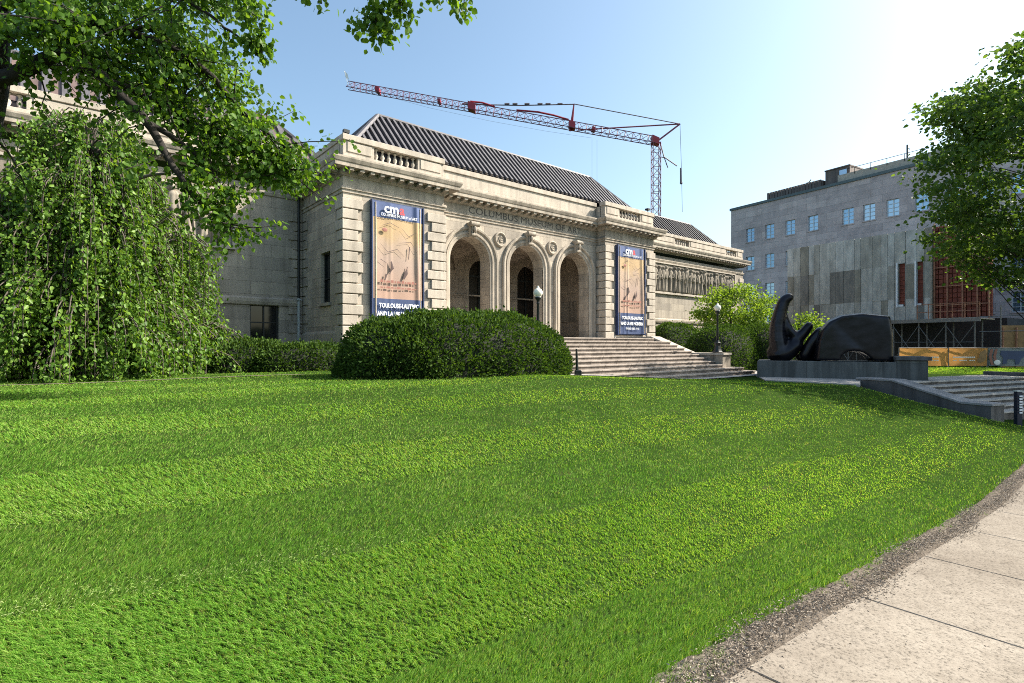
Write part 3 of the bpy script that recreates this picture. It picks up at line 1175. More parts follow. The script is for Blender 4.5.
for a, b, gl in ((WL, 7.93, [(-11.2, -9.5), (-2.6, -.9), (4.0, 5.7)]), (27.22, WR, [(36.0, 37.9), (43.6, 45.3)])):
    mb = MB()
    y = VW
    lo, hi, zb, zt = PB + DZ + .16, PT + DZ - .22, PB + DZ, PT + DZ
    mb.box(a, b, y, y + .34, zb, lo)
    mb.box(a - .0, b + .035, y - .045, y + .38, hi, zt)
    xs = [a] + [t for g in gl for t in g] + [b]
    for i in range(0, len(xs), 2):
        mb.box(xs[i], xs[i + 1], y + .02, y + .32, lo, hi)
        if xs[i + 1] - xs[i] > 1:
            mb.box(xs[i] + .18, xs[i + 1] - .18, y - .012, y + .019, lo + .07, hi - .05)
    gw += gl
    if b == WR:
        mb.box(WR - .34, WR, VW + .385, VW + 9, PB + DZ, PT + DZ - .02)
    mb.build('parapet', M['lime_plain'], mus, bevel=.012)
for g in gw:
    for k in range(6):
        part_copy(bal, mus, (g[0] + .14 + k * .28 - BX, VW - VF, DZ))
MB().box(WL, 8.2, VW + .36, 34, 7.3, 7.36).build('flat_roof', M['roof'], mus)
MB().box(27.0, WR - .4, VW + .36, 34, 7.3, 7.36).build('flat_roof', M['roof'], mus)
ribbed(24.6, 27.0, 8.2, 10.7, 28.5, 45.3, 29.5, 43.3, 29.4, .42, .06, (M['roof'], M['roof']))
ribbed(24.6, 27.0, 8.2, 10.7, WL + 1, 9.5, WL + 3, 7.5, 29.4, .55, .13, (M['roof_red'], M['batten']))
for x0_, x1_ in ((28.5, 45.3), (WL + 1, 9.5)):
    MB().box(x0_, x1_, 24.62, 24.66, 7.37, 8.2).build('roof_kerb', M['roof'], mus)
# quoins on the far corner of the wing
mb = MB()
for i in range(15):
    z0, z1 = .33 + i * .396 + .018, .33 + (i + 1) * .396 - .018
    if z1 < 6.2:
        mb.box(WR - (.7 if i % 2 else .5), WR + .06, VW - .07, VW + .5, z0, z1)
mb.build('quoin_strip', M['lime_plain'], mus, bevel=.015)
# downpipe in the corner
mb = MB()
mb.tube([(7.78, VW - .12, -1.2), (7.78, VW - .12, 2.0)], .06, 10)
for z in (.2, 1.9):
    mb.box(7.69, 7.87, VW - .2, VW - .001, z, z + .06)
pp = mb.build('downpipe', M['pipe'], mus)
MB().tube([(7.78, VW - .12, 2.0), (7.78, VW - .12, 6.3)], .055, 10).build('downpipe', M['dark_metal'], mus)


# --- carved figure friezes on the wings
def relief(x0, x1, z0, z1, seed):
    rr = np.random.default_rng(seed)
    nx, nz = int((x1 - x0) / .035), 70
    X, Z = np.meshgrid(np.linspace(x0, x1, nx), np.linspace(z0, z1, nz), indexing='ij')
    D = np.zeros_like(X)
    hgt = z1 - z0

    def cap(ax, az, bx, bz, r, h):
        nonlocal D
        dx, dz = bx - ax, bz - az
        t = np.clip(((X - ax) * dx + (Z - az) * dz) / (dx * dx + dz * dz + 1e-9), 0, 1)
        q = np.hypot(X - ax - t * dx, Z - az - t * dz) / r
        D = np.maximum(D, h * np.sqrt(np.clip(1 - q * q, 0, 1)))
    x = x0 + .25
    while x < x1 - .2:
        s = hgt * rr.uniform(.84, .97)
        zb = z0 + .05
        tl = rr.normal(0, .06)
        h = rr.uniform(.16, .26)
        cap(x + tl, zb + s * .93, x + tl, zb + s * .95, .12, h)
        cap(x, zb + s * .55, x + tl, zb + s * .8, .19, h * .95)
        for sg in (-1, 1):
            w = rr.uniform(.05, .16)
            cap(x, zb + s * .5, x + sg * w, zb + s * .03, .11, h * rr.uniform(.7, 1))
            ex, ez = x + tl + sg * .24, zb + s * rr.uniform(.45, .7)
            cap(x + tl + sg * .12, zb + s * .8, ex, ez, .065, h * .85)
            cap(ex, ez, ex + rr.normal(0, .16), ez + rr.uniform(-.3, .45), .055, h * .85)
        if rr.uniform() < .4:
            cap(x + .3, zb, x + .3 + rr.normal(0, .05), zb + s * rr.uniform(.4, .95), .05, .12)
        x += rr.uniform(.42, .6)
    pts = np.stack([X, VW - .03 - D, Z], -1).reshape(-1, 3)
    i = np.arange(nx - 1)[:, None] * nz + np.arange(nz - 1)[None, :]
    F = np.stack([i, i + nz, i + nz + 1, i + 1], -1).reshape(-1, 4)
    return np_mesh('relief_frieze', pts, F, M['lime_dark'], mus, smooth=True)


for k, (a, b) in enumerate(((29.5, 44.8), (-8.5, 5.2))):
    relief(a, b, 3.95, 6.05, 3 + k)
    mb = MB()
    mb.box(a - .12, b + .12, VW - .16, VW - .002, 3.8, 3.948)
    mb.box(a - .12, b + .12, VW - .12, VW - .002, 6.052, 6.15)
    mb.box(a - .12, a - .003, VW - .12, VW - .002, 3.95, 6.05)
    mb.box(b + .003, b + .12, VW - .12, VW - .002, 3.95, 6.05)
    mb.build('relief_border', M['lime_plain'], mus)
# tiny floodlight on the parapet corner
mb = MB()
mb.tube([(8.2, 19.6, PT), (8.2, 19.6, PT + .2)], .03, 6)
mb.box(8.1, 8.32, 19.52, 19.68, PT + .12, PT + .24)
mb.build('roof_floodlight', M['dark_metal'], mus)
mb = MB()
mb.tube([(26.9, 19.6, PT), (26.9, 19.6, PT + .22)], .025, 6)
mb.box(26.78, 27.02, 19.5, 19.72, PT + .2, PT + .3)
mb.build('roof_floodlight', M['dark_metal'], mus)


# ================================================================ exhibition banners
def banner(x0, x1, label, wrinkle, seed):
    rr = random.Random(seed)
    t = thing('exhibition_banner', label, 'banner', ((x0 + x1) / 2, VF, .6), 'tall exhibition banners on the corner pavilions')
    z0, z1, y = .62, 5.52, VF - .16
    w = x1 - x0
    nx = 48
    ph = [rr.uniform(0, 6) for _ in range(4)]

    def off(s, z):
        f = (z - z0) / (z1 - z0)
        e = .10 * math.exp(-((s - .92 + .05 * f) / .05) ** 2) + .05 * math.exp(-((s - .2 - .1 * f) / .035) ** 2) * wrinkle + .07 * math.exp(-((s - .34) / .03) ** 2) * wrinkle
        return e * (1 - .3 * abs(2 * f - 1)) + .012 * math.sin(9 * s + ph[0] + 3 * f)

    for nm, za, zb, mt in (('lower_panel', z0, 1.8, M['navy_dark']), ('printed_panel', 1.8, 4.92, M['print']), ('header_panel', 4.92, z1, M['navy'])):
        nz = max(3, int((zb - za) / .2))
        vs, fs = [], []
        for i in range(nx + 1):
            for j in range(nz + 1):
                s, z = i / nx, za + (zb - za) * j / nz
                vs.append((x0 + .06 + (w - .12) * s, y - off(s, z), z))
        for i in range(nx):
            for j in range(nz):
                q = i * (nz + 1) + j
                fs.append((q, q + nz + 1, q + nz + 2, q + 1))
        MB().add(vs, fs).build(nm, mt, t, smooth=True)
    mb = MB()
    mb.box(x0 - .01, x0 + .03, y - .04, VF - .003, z0 - .05, z1 + .05)
    mb.box(x1 - .03, x1 + .01, y - .04, VF - .003, z0 - .05, z1 + .05)
    mb.box(x0 + .041, x1 - .041, y + .04, VF - .004, z1, z1 + .05)
    mb.box(x0 + .041, x1 - .041, y + .04, VF - .004, z0 - .06, z0 - .01)
    mb.build('frame', M['frame_navy'], t)
    mb = MB()
    for s in (.045, .945):
        pts = [(x0 + .06 + (w - .12) * s, y - off(s, z) - .012, z) for z in np.linspace(z0 + .02, z1 - .03, 14)]
        mb.tube(pts, .022, 6)
    mb.build('hem', M['frame_pale'], t)
    cx = (x0 + x1) / 2
    yf = y - .055
    text('cm', .52, M['letter_white'], t, 'logo_lettering', (cx - .03, yf - .03, 5.28), align='RIGHT', bold=.012)
    text('a', .52, M['letter_red'], t, 'logo_lettering', (cx - .0, yf - .03, 5.28), align='LEFT', bold=.012)
    text('COLUMBUS MUSEUM of ART', .16, M['letter_white'], t, 'header_lettering', (cx, yf - .02, 5.03), width=w * .7)
    text('TOULOUSE-LAUTREC', .24, M['letter_white'], t, 'title_lettering', (cx, yf - .02, 1.52), width=w * .76, bold=.006)
    text('AND LA VIE MODERNE', .24, M['letter_white'], t, 'title_lettering', (cx, yf - .02, 1.2), width=w * .84, bold=.006)
    text('PARIS 1880-1910', .17, M['letter_white'], t, 'title_lettering', (cx, yf - .02, .92), width=w * .46)
    # plain printed artwork: loose dark and red strokes on a warm ground
    mb = MB()
    for pts, r in (([(-.35, 3.25), (-.30, 3.0), (-.42, 2.75)], .07), ([(.35, 3.1), (.30, 2.85), (.18, 2.6)], .075), ([(-.55, 2.75), (-.62, 2.5)], .04), ([(.45, 3.9), (.40, 3.4)], .025),
                   ([(-.8, 3.9), (-.5, 3.6), (-.1, 3.75), (.2, 3.5)], .012), ([(-.8, 3.3), (-.5, 3.15)], .012), ([(.1, 4.6), (.4, 4.3), (.75, 4.5)], .012), ([(.0, 4.0), (.5, 4.1), (.8, 3.7)], .012), ([(-.75, 4.6), (-.4, 4.75), (.0, 4.6)], .012)):
        mb.T = Matrix.Translation((cx, yf - .012, 0)) @ Matrix(((w / 2.25, 0, 0, 0), (0, .12, 0, 0), (0, 0, 1, 0), (0, 0, 0, 1)))
        m = [Vector((p[0], 0, p[1])) for p in pts]
        rad = [r * .35] + [r] * (len(m) - 2) + [r * .5] if len(m) > 2 else [r, r * .6]
        mb.tube(m, rad, 8)
    mb.build('printed_strokes', M['stroke'], t)
    mb = MB()
    mb.T = Matrix.Translation((cx, yf - .012, 0)) @ Matrix(((w / 2.25, 0, 0, 0), (0, .12, 0, 0), (0, 0, 1, 0), (0, 0, 0, 1)))
    mb.ell((-.62, 0, 4.45), (.11, .1, .08))
    mb.build('printed_spot', M['stroke_red'], t)
    for row, (zz, hh) in enumerate(((2.42, .075), (2.2, .05))):
        TT = mb.T
        mb = MB(TT)
        xx = -.8
        i = 0
        while xx < .72:
            ww = .05 + .05 * ((i * 5 + row * 3 + seed) % 3)
            mb.box(xx, xx + ww, -.02, .02, zz, zz + hh * (1 + .35 * ((i + row) % 3 == 0)))
            xx += ww + .05
            i += 1
        mb.build('printed_lettering', M['stroke_red'], t)
    return t


banner(9.06, 11.32, 'tall navy and tan exhibition banner between quoins, above the big clipped hedge', .25, 1)
banner(23.62, 26.1, 'tall wrinkled navy and tan exhibition banner beside the top of the entrance steps', 1.0, 2)

# ================================================================ entrance steps
st = thing('entrance_steps', 'broad flight of pale stone steps with low flanking walls up to the arches', 'steps', (18, 13, -1.36))
RZ = (FL + 1.36) / 11
for i in range(11):
    if i < 2:
        y0, a, b = 12.3 + .35 * i, 11.3 + .3 * i, 25.3 - .42 * i
    else:
        y0, a, b = 13.0 + .40 * (i - 2), 12.8, 23.6
    y1 = 14.4 if i < 2 else y0 + .8
    z1 = -1.36 + RZ * (i + 1)
    if i == 10:
        y1 = 19.9
        a, b = 12.41, 22.74
    z0 = z1 - RZ - (.3 if i < 2 else .02)
    mb = MB()
    w = 1.55
    x = a
    j = 0
    first = .5 + (i * .63) % 1.0
    while x < b - .01:
        e = min(b, x + (first if j == 0 else w))
        mb.cur = 0
        mb.box(x + .003, e - .003, y0 - .02, y1, z1 - .055, z1)
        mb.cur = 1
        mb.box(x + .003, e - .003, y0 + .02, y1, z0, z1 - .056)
        x = e
        j += 1
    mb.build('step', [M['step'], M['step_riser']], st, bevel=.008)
for a, b in ((12.0, 12.8), (23.6, 24.4)):
    prof = [(18.4, .45), (17.0, .45), (14.9, -.37), (13.0, -.37), (13.0, -1.7), (19.36, -1.7), (19.36, .45)]
    mb = MB()
    mb.prism([(a + .04, y + (.04 if y == 13.0 else 0), z - (.10 if z > -1 else 0)) for y, z in prof], (b - a - .08, 0, 0))
    ck = mb.build('flanking_wall', M['lime_dark'], st)
    mb = MB()
    for (y0, z0), (y1, z1) in (((19.3, .45), (17.0, .45)), ((17.0, .45), (14.9, -.37)), ((14.9, -.37), (12.98, -.37))):
        mb.prism([(a, y0, z0), (a, y1, z1), (a, y1, z1 - .105), (a, y0, z0 - .105)], (b - a, 0, 0))
    mb.build('coping', M['lime_plain'], ck, bevel=.01)
# sides of the landing
mb = MB()
mb.box(24.401, 27.1, 18.2, 19.29, -1.6, FL - .03)
mb.box(8.1, 11.999, 18.2, 19.29, -1.6, FL - .03)
mb.build('landing_side', M['lime_dark'], st)


# ================================================================ lamp posts
def lamp(x, y, zb, label):
    t = thing('lamp_post', label, 'street lamp', (x, y, zb), 'globe lamps on the walls flanking the steps')
    mb = MB()
    mb.lathe([(.23, zb), (.24, zb + .05), (.2, zb + .09), (.17, zb + .16), (.13, zb + .34), (.15, zb + .42), (.16, zb + .47), (.10, zb + .52), (.075, zb + .6)], x, y, 8)
    mb.build('base', M['dark_metal'], t)
    mb = MB()
    mb.lathe([(.055, zb + .59), (.05, zb + 1.0), (.042, zb + 1.75), (.06, zb + 1.78), (.042, zb + 1.82), (.05, zb + 1.86), (.10, zb + 1.92), (.12, zb + 1.96), (.12, zb + 2.0)], x, y, 10)
    mb.build('post', M['dark_metal'], t, smooth=True)
    mb = MB()
    prof = [(.10, zb + 2.0)] + [(.16 * math.sin(a), zb + 2.14 - .16 * math.cos(a)) for a in np.linspace(.6, 2.85, 12)] + [(.04, zb + 2.34), (.01, zb + 2.38)]
    mb.lathe(prof, x, y, 16)
    mb.build('globe', M['opal'], t, smooth=True)
    return t


lamp(12.4, 13.5, -.37, 'globe lamp post rising behind the big clipped hedge before the middle arch')
lamp(24.0, 13.5, -.37, 'globe lamp post standing on the flanking wall next to the bright green tree')


def frame(r, d, dr, dd):
    """local frame at a ground point: x along (dr,dd), y away from the viewer"""
    O = W(r, d, 0)
    X = (W(dr, dd, 0)).normalized()
    Y = Vector((-X.y, X.x, 0))
    return Matrix(((X.x, Y.x, 0, O.x), (X.y, Y.y, 0, O.y), (0, 0, 1, 0), (0, 0, 0, 1)))


# ================================================================ sculpture on its plinth
T = frame(10.53, 23.2, 4.44, -2.2)
TOPZ = -.68
o = MB(T).box(0, 4.95, 0, 2.6, -1.7, TOPZ).build('plinth', M['plinth'], base=T @ Vector((2.5, 1.3, -1.4)), bevel=.02)
tag(o, 'long low dark granite plinth carrying the bronze sculpture', 'plinth')
pr = thing('plinth_pier', 'short grey granite pier with overhanging cap at the end of the plinth', 'pier', T @ Vector((5.4, .5, -1.4)))
MB(T).box(4.955, 5.95, .04, 1.4, -1.9, -.60).build('pier_block', M['plinth'], pr, bevel=.015)
MB(T).box(4.93, 6.05, -.06, 1.5, -.595, -.45).build('cap', M['lowwall'], pr, bevel=.015)

sculp = thing('bronze_sculpture', 'large dark bronze abstract sculpture of an upright form and a broad arched form', 'sculpture', T @ Vector((2.7, 1.3, TOPZ)))


def cast(mb, name, voxel=.05, it=8):
    o = mb.build(name, M['bronze'], sculp, smooth=True)
    md = o.modifiers.new('cast', 'REMESH')
    md.mode, md.voxel_size, md.use_smooth_shade = 'VOXEL', voxel, True
    sm = o.modifiers.new('soft', 'SMOOTH')
    sm.factor, sm.iterations = .5, it
    return o


TP = T
T = T @ Matrix.Diagonal((.93, .95, 1, 1))
z = TOPZ


def chain(mb, pts, rad, n=22):
    """a rounded mass swelling and thinning along a bent line"""
    pts = [Vector(p) for p in pts]
    m = len(pts) - 1
    for k in range(n + 1):
        t = k / n * m
        i = min(int(t), m - 1)
        f = t - i
        p0, p1, p2, p3 = pts[max(i - 1, 0)], pts[i], pts[i + 1], pts[min(i + 2, m)]
        p = .5 * ((2 * p1) + (p2 - p0) * f + (2 * p0 - 5 * p1 + 4 * p2 - p3) * f * f + (3 * p1 - p0 - 3 * p2 + p3) * f ** 3)
        r = rad[i] + (rad[i + 1] - rad[i]) * f
        mb.ell(p, (r, r * 1.25, r), 14, 8)


mb = MB(T)
chain(mb, [(.98, 1.2, z + .3), (.86, 1.2, z + .9), (.86, 1.15, z + 1.6), (1.0, 1.15, z + 2.25), (1.14, 1.15, z + 2.62), (1.33, 1.15, z + 2.76)], [.46, .43, .35, .29, .25, .2])
chain(mb, [(1.1, 1.2, z + 2.0), (1.32, 1.2, z + 1.4), (1.7, 1.25, z + .95)], [.16, .2, .22], 14)
chain(mb, [(.7, 1.2, z + .33), (1.2, 1.2, z + .36), (1.65, 1.25, z + .7)], [.36, .40, .3], 14)
chain(mb, [(1.45, 1.25, z + .7), (1.85, 1.25, z + 1.1), (2.15, 1.25, z + 1.5)], [.27, .24, .19], 14)
mb.ell((.9, 1.3, z + .24), (.5, .7, .24))
cast(mb, 'upright_form')
mb = MB(T)
chain(mb, [(2.0, 1.3, z + .25), (2.3, 1.3, z + .8), (2.62, 1.3, z + 1.2)], [.26, .27, .26], 14)
chain(mb, [(1.75, 1.5, z + .16), (2.55, 1.5, z + .18)], [.16, .2], 10)
cast(mb, 'linking_form')
mb = MB(T)
out = [(2.35, .04), (2.42, .8), (2.55, 1.25), (2.9, 1.68), (3.4, 1.9), (4.2, 1.98), (5.25, 1.84), (5.36, 1.1), (5.36, .04), (4.6, .04), (4.48, .2), (4.2, .38), (3.85, .45), (3.5, .38), (3.32, .2), (3.26, .04)]
nv = len(out)
rings = []
for yy, inset, tilt in ((.42, .10, .0), (.55, .03, .0), (1.2, -.02, .04), (1.8, .02, .02), (2.1, .12, -.05)):
    cx_, cz_ = 3.9, 1.3
    rings.append([(x + (cx_ - x) * inset, yy + .12 * math.sin(x * 1.5), z + q + (1.5 - q) * (inset if q > 1.1 else 0) + tilt) for x, q in out])
vs = [p for rg in rings for p in rg]
fs = []
for i in range(len(rings) - 1):
    for j in range(nv):
        fs.append((i * nv + j, i * nv + (j + 1) % nv, (i + 1) * nv + (j + 1) % nv, (i + 1) * nv + j))
fs.append(tuple(range(nv)))
fs.append(tuple((len(rings) - 1) * nv + j for j in range(nv - 1, -1, -1)))
mb.add(vs, fs)
cast(mb, 'arched_form', .045, 12)

# ================================================================ lower steps to the street
S = frame(13.75, 19.6, .918, .397)     # local x along the treads, -y down towards the street
lw = thing('retaining_wall', 'low dark granite wall sloping down beside the lower steps and the lawn', 'wall', S @ Vector((0, -1, -2)))
out = [(1.3, -1.25), (0, -1.25), (-2.17, -1.84), (-3.02, -1.84), (-3.02, -3.2), (1.3, -3.2)]
MB(S).prism([(.03, y + (.03 if y < -3 else 0), zz - (.07 if zz > -2 else 0)) for y, zz in out], (.74, 0, 0)).build('wall_body', M['lowwall'], lw)
mb = MB(S)
for (y0, z0), (y1, z1) in (((1.3, -1.25), (0, -1.25)), ((0, -1.25), (-2.17, -1.84)), ((-2.17, -1.84), (-3.04, -1.84))):
    mb.prism([(0, y0, z0), (0, y1, z1), (0, y1, z1 - .075), (0, y0, z0 - .075)], (.8, 0, 0))
mb.build('coping', M['coping'], lw, bevel=.01)
ls = thing('lower_steps', 'dappled pale stone steps going down from the paving to the street beside the low wall', 'steps', S @ Vector((5, -1, -2.3)))
for i in range(7):
    z1 = PZ - .142 * i
    y0 = -.05 - .42 * i
    mb = MB(S)
    x = .81
    while x < 9.2:
        e = min(9.2, x + 1.6 + .3 * ((i * 7 + int(x)) % 3))
        mb.cur = 0
        mb.box(x + .003, e - .003, y0 - .02, y0 + (1.6 if i == 0 else .9), z1 - .055, z1 + (.004 if i == 0 else 0))
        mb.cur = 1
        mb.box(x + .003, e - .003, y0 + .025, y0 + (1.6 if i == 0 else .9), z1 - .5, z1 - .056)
        x = e
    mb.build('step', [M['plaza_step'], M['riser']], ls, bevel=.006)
mb = MB(S)
mb.box(9.21, 9.6, -3.1, 1.6, -3.2, -1.2)
tag(mb.build('retaining_wall', M['lowwall'], base=S @ Vector((9.4, -1, -2)), bevel=.01), 'low granite kerb wall on the far side of the lower steps', 'wall')
# blue sign post by the pier
b = P(1018, 425, 15.9)
q = thing('sign_post', 'slim dark blue sign post with white lettering at the foot of the lower steps', 'sign', b)
mb = MB()
mb.tube([b + Vector((0, 0, -.2)), b + Vector((0, 0, .98))], .095, 4)
mb.build('post', M['blue_post'], q)
mb = MB()
mb.tube([b + Vector((0, 0, .98)), b + Vector((0, 0, 1.02))], .11, 4)
mb.build('cap', M['pipe'], q)
fx = W(1, 0, 0).normalized()
mb = MB(Matrix.Translation(b + W(0, -.1, 0)))
for k in range(7):
    zz = .35 + k * .08
    mb.prism([fx * -.04 + Vector((0, 0, zz)), fx * .04 + Vector((0, 0, zz)), fx * .04 + Vector((0, 0, zz + .045)), fx * -.04 + Vector((0, 0, zz + .045))], W(0, .02, 0))
mb.build('lettering', M['letter_white'], q)
# dark marker post at the bottom of the entrance steps
b = P(578, 377, 17.2)
q = thing('marker_post', 'thin dark post rising from a small black box beside the big hedge', 'post', b)
mb = MB(frame(0, 0, 1, 0))
mb.T = Matrix.Translation(b) @ frame(0, 0, 1, 0)
mb.box(-.11, .11, -.09, .09, -.06, .22).build('base_box', M['dark_metal'], q, bevel=.02)
MB().tube([b + W(-.03, 0, .22), b + W(-.05, 0, .9)], [.05, .028], 8).build('pole', M['dark_metal'], q)

# ================================================================ hoarding, scaffold, building site
site = frame(15.9, 33.6, 1, .0)


def hoard(x0, x1, mat, label):
    t = thing('hoarding_panel', label, 'hoarding', site @ Vector(((x0 + x1) / 2, 0, -1.36)), 'construction hoarding banners')
    mb = MB(site)
    n = max(2, int((x1 - x0) / .4))
    vs, fs = [], []
    for i in range(n + 1):
        x = x0 + .03 + (x1 - x0 - .06) * i / n
        for j in range(4):
            zz = -1.3 + 1.1 * j / 3
            vs.append((x, .03 * math.sin(i * 1.3 + j), zz - (.02 if i % 3 == 1 and j == 3 else 0)))
    for i in range(n):
        for j in range(3):
            a = i * 4 + j
            fs.append((a, a + 4, a + 5, a + 1))
    mb.add(vs, fs).build('banner_cloth', mat, t, smooth=True)
    mb = MB(site)
    for x in (x0 + .02, x1 - .02):
        mb.tube([(x, .06, -1.7), (x, .06, -.16)], .03, 6)
    mb.tube([(x0, .06, -.18), (x1, .06, -.18)], .02, 6)
    mb.tube([(x0, .06, -1.28), (x1, .06, -1.28)], .02, 6)
    mb.build('fence_frame', M['scaf'], t)
    return t


h1 = hoard(8.2 - .0, 9.95 + 1.3, M['orange'], 'orange mesh banner on the site fence just behind the granite pier')
h2 = hoard(11.28, 13.7, M['orange'], 'orange mesh banner on the site fence with brown splash at its end')
h3 = hoard(13.73, 17.5, M['graphic'], 'pale grey mesh banner on the site fence with dark shape and red chevrons')
for t, x0, w in ((h1, 9.7, 1.9), (h2, 12.2, 1.4)):
    mb = MB(site)
    for k in range(11):
        x = x0 - w / 2 + k * w / 11
        mb.box(x, x + w / 11 * .72, -.06, -.045, -.80, -.72)
        if k % 5 != 2:
            mb.box(x, x + w / 11 * .7, -.06, -.045, -.98, -.93)
    mb.build('lettering', M['letter_white'], t)
mb = MB(site)
mb.ell((13.35, -.04, -.72), (.22, .01, .34))
mb.ell((13.2, -.04, -.95), (.2, .01, .16))
mb.ell((13.5, -.04, -.5), (.12, .01, .2))
mb.build('printed_splash', M['ply'], h2)
mb = MB(site)
mb.prism([(14.5, -.05, -.35), (16.0, -.05, -.38), (15.95, -.05, -.7), (15.75, -.05, -.85), (15.6, -.05, -1.2), (15.4, -.05, -1.22), (15.35, -.05, -.9), (14.9, -.05, -.88), (14.82, -.05, -1.18), (14.6, -.05, -1.18), (14.62, -.05, -.8), (14.45, -.05, -.6)], (0, .02, 0))
mb.build('printed_shape', M['navy_dark'], h3)
mb = MB(site)
for x in (13.85, 14.12, 16.35, 16.7, 17.05):
    mb.prism([(x, -.05, -.26), (x + .16, -.05, -.26), (x + .05, -.05, -.72), (x + .18, -.05, -1.24), (x + .02, -.05, -1.24), (x - .12, -.05, -.72)], (0, .02, 0))
mb.build('printed_chevrons', M['stroke_red'], h3)
mb = MB(site)
mb.ell((14.25, -.05, -1.08), (.2, .01, .16))
mb.build('printed_spot', M['letter_white'], h3)

# the new wing under construction: origin at its left end, x towards the viewer's right
OD = (.524, -.852)
B = frame(25.5, 50, *OD)
newb = thing('unfinished_building', 'unfinished raw concrete wing with patchwork panels, slit windows and red formwork', 'building', B @ Vector((7, 4, -1.4)))
# note: +x runs right and nearer, +y points away from the viewer
ZB, ZTOP = 2.0, 8.84
mb = MB(B)
slits = [(9.05, 9.52, 3.0, 6.35), (10.3, 10.72, 3.0, 6.35)]
x = 0
cols = []
while x < 11.0:
    w = random.choice([.48, .62, .62, .75, .9])
    cols.append((x, min(11.3, x + w)))
    x += w
for a, b in cols:
    for (z0, z1) in ((1.95, 3.55), (3.55, 6.25), (6.25, ZTOP)):
        dz = random.uniform(-.12, .12) if z0 > 2 else 0
        mb.cur = random.choice([0, 0, 1, 1, 2, 3, 4])
        pr_ = -random.uniform(0, .035)
        a2, b2 = a + .012, b - .012
        hit = [s for s in slits if s[0] < b2 and s[1] > a2 and z1 > s[2] and z0 < s[3]]
        xs = [(a2, b2)]
        for s in hit:
            nx_ = []
            for p, q_ in xs:
                if s[0] > p:
                    nx_.append((p, min(q_, s[0])))
                if s[1] < q_:
                    nx_.append((max(p, s[1]), q_))
            xs = nx_
            cx0, cx1 = max(a2, s[0]), min(b2, s[1])
            if z0 < s[2]:
                mb.box(cx0, cx1, pr_, .3, z0, min(z1, s[2]))
            if z1 > s[3]:
                mb.box(cx0, cx1, pr_, .3, max(z0, s[3]), z1)
        for p, q_ in xs:
            if q_ - p > .01:
                mb.box(p, q_, pr_, .3, z0, z1)
mb.build('panel_wall', M['conc'], newb)
mb = MB(B)
mb.box(0.02, 11.25, .31, 9, ZB, 2.4)
mb.box(0.02, 11.25, .31, 9, ZTOP - .4, ZTOP - .02)
mb.box(0.02, .3, .31, 9, 2.401, ZTOP - .401)
mb.build('concrete_core', M['conc'][1], newb)
MB(B).box(0.3, 14.6, 3.5, 9, -1.5, ZB - .01).build('ground_floor_shade_wall', M['shade_wall'], newb)
for s in slits:
    mb = MB(B)
    mb.box(s[0], s[1], .22, .3, s[2], s[3])
    k = 0
    zz = s[2] + .1
    while zz < s[3] - .1:
        mb.box(s[0] + .03, s[1] - .03, .16, .219, zz, zz + .09)
        zz += .32
    wn = mb.build('slit_window', M['red'], newb)
    mb = MB(B)
    mb.box(s[0] - .1, s[0] - .001, -.12, .2, s[2] - .06, s[3] + .05)
    mb.box(s[0], s[1] - .12, .0, .15, s[2] - .02, s[2] + .16)
    mb.build('frame', M['letter_white'], wn)
mb = MB(B)
x0, x1 = 11.33, 14.7
mb.box(x0, x1, .35, .5, ZB, ZTOP)
for k in range(12):
    for j in range(19):
        a = x0 + (x1 - x0) * k / 12
        zz = ZB + (ZTOP - ZB) * j / 19
        mb.box(a + .02, a + (x1 - x0) / 12 - .02, .18 + .05 * ((k * 7 + j * 3) % 3), .349, zz + .03, zz + .33)
fw = mb.build('red_formwork', M['red'], newb)
mb = MB(B)
for a in (x0 + .05, x0 + .85, x0 + 1.75, x0 + 2.6, x1 - .12):
    mb.box(a, a + .07, .0, .12, ZB - .1, ZTOP + .2)
for zz in (2.9, 4.3, 5.7, 7.1, 8.3):
    mb.box(x0, x1, .125, .175, zz, zz + .07)
mb.build('waler', M['waler'], fw)
MB(B).box(x0 - .09, x0 - .005, -.15, .3, ZB - .1, ZTOP).build('edge_board', M['plank'], newb)

scf = thing('scaffold', 'tube scaffold with plank deck and guardrails under the red formwork', 'scaffold', B @ Vector((10, -1.5, -1.4)))
mb = MB(B)
for i, (a, b) in enumerate(((3.0, 6.4), (6.42, 9.8), (9.82, 12.6), (12.62, 14.9))):
    mb.box(a, b, -2.3, .1 - .002, 1.72 + .03 * (i % 2), 1.8 + .03 * (i % 2))
mb.build('deck', M['plank'], scf)
mb = MB(B)
mb.box(3.0, 14.9, -2.36, -2.301, 1.6, 1.86)
mb.build('deck_edge', M['scaf'], scf)
for i in range(8):
    for y in (-2.2, -.9):
        x = 3.2 + i * 1.62
        MB(B).tube([(x, y, -1.5), (x, y, 1.71)], .045, 6).build('standard', M['scaf'], scf)
mb = MB(B)
for i in range(7):
    x = 3.2 + i * 1.62
    mb.tube([(x, -2.25, -1.2 + .1 * (i % 2)), (x + 1.62, -2.25, 1.4)], .022, 5)
    mb.tube([(x, -2.27, 1.4), (x + 1.62, -2.27, -1.2)], .022, 5)
    mb.tube([(x, -2.24, .2), (x + 1.62, -2.24, .2)], .022, 5)
mb.build('brace', M['scaf'], scf)
mb = MB(B)
for x in (11.2, 11.9, 12.6, 13.3, 14.0, 14.8):
    mb.tube([(x, -2.2, 1.8), (x, -2.2, 2.95)], .03, 6)
for zz in (2.35, 2.9):
    mb.tube([(11.2, -2.2, zz), (14.8, -2.2, zz)], .028, 6)
mb.build('guardrail', M['waler'], scf)
mb = MB(B)
mb.tube([(15.9, -2.2, -1.5), (15.9, -2.2, 2.6)], .04, 6)
mb.tube([(17.4, -2.2, -1.5), (17.4, -2.2, 2.0)], .04, 6)
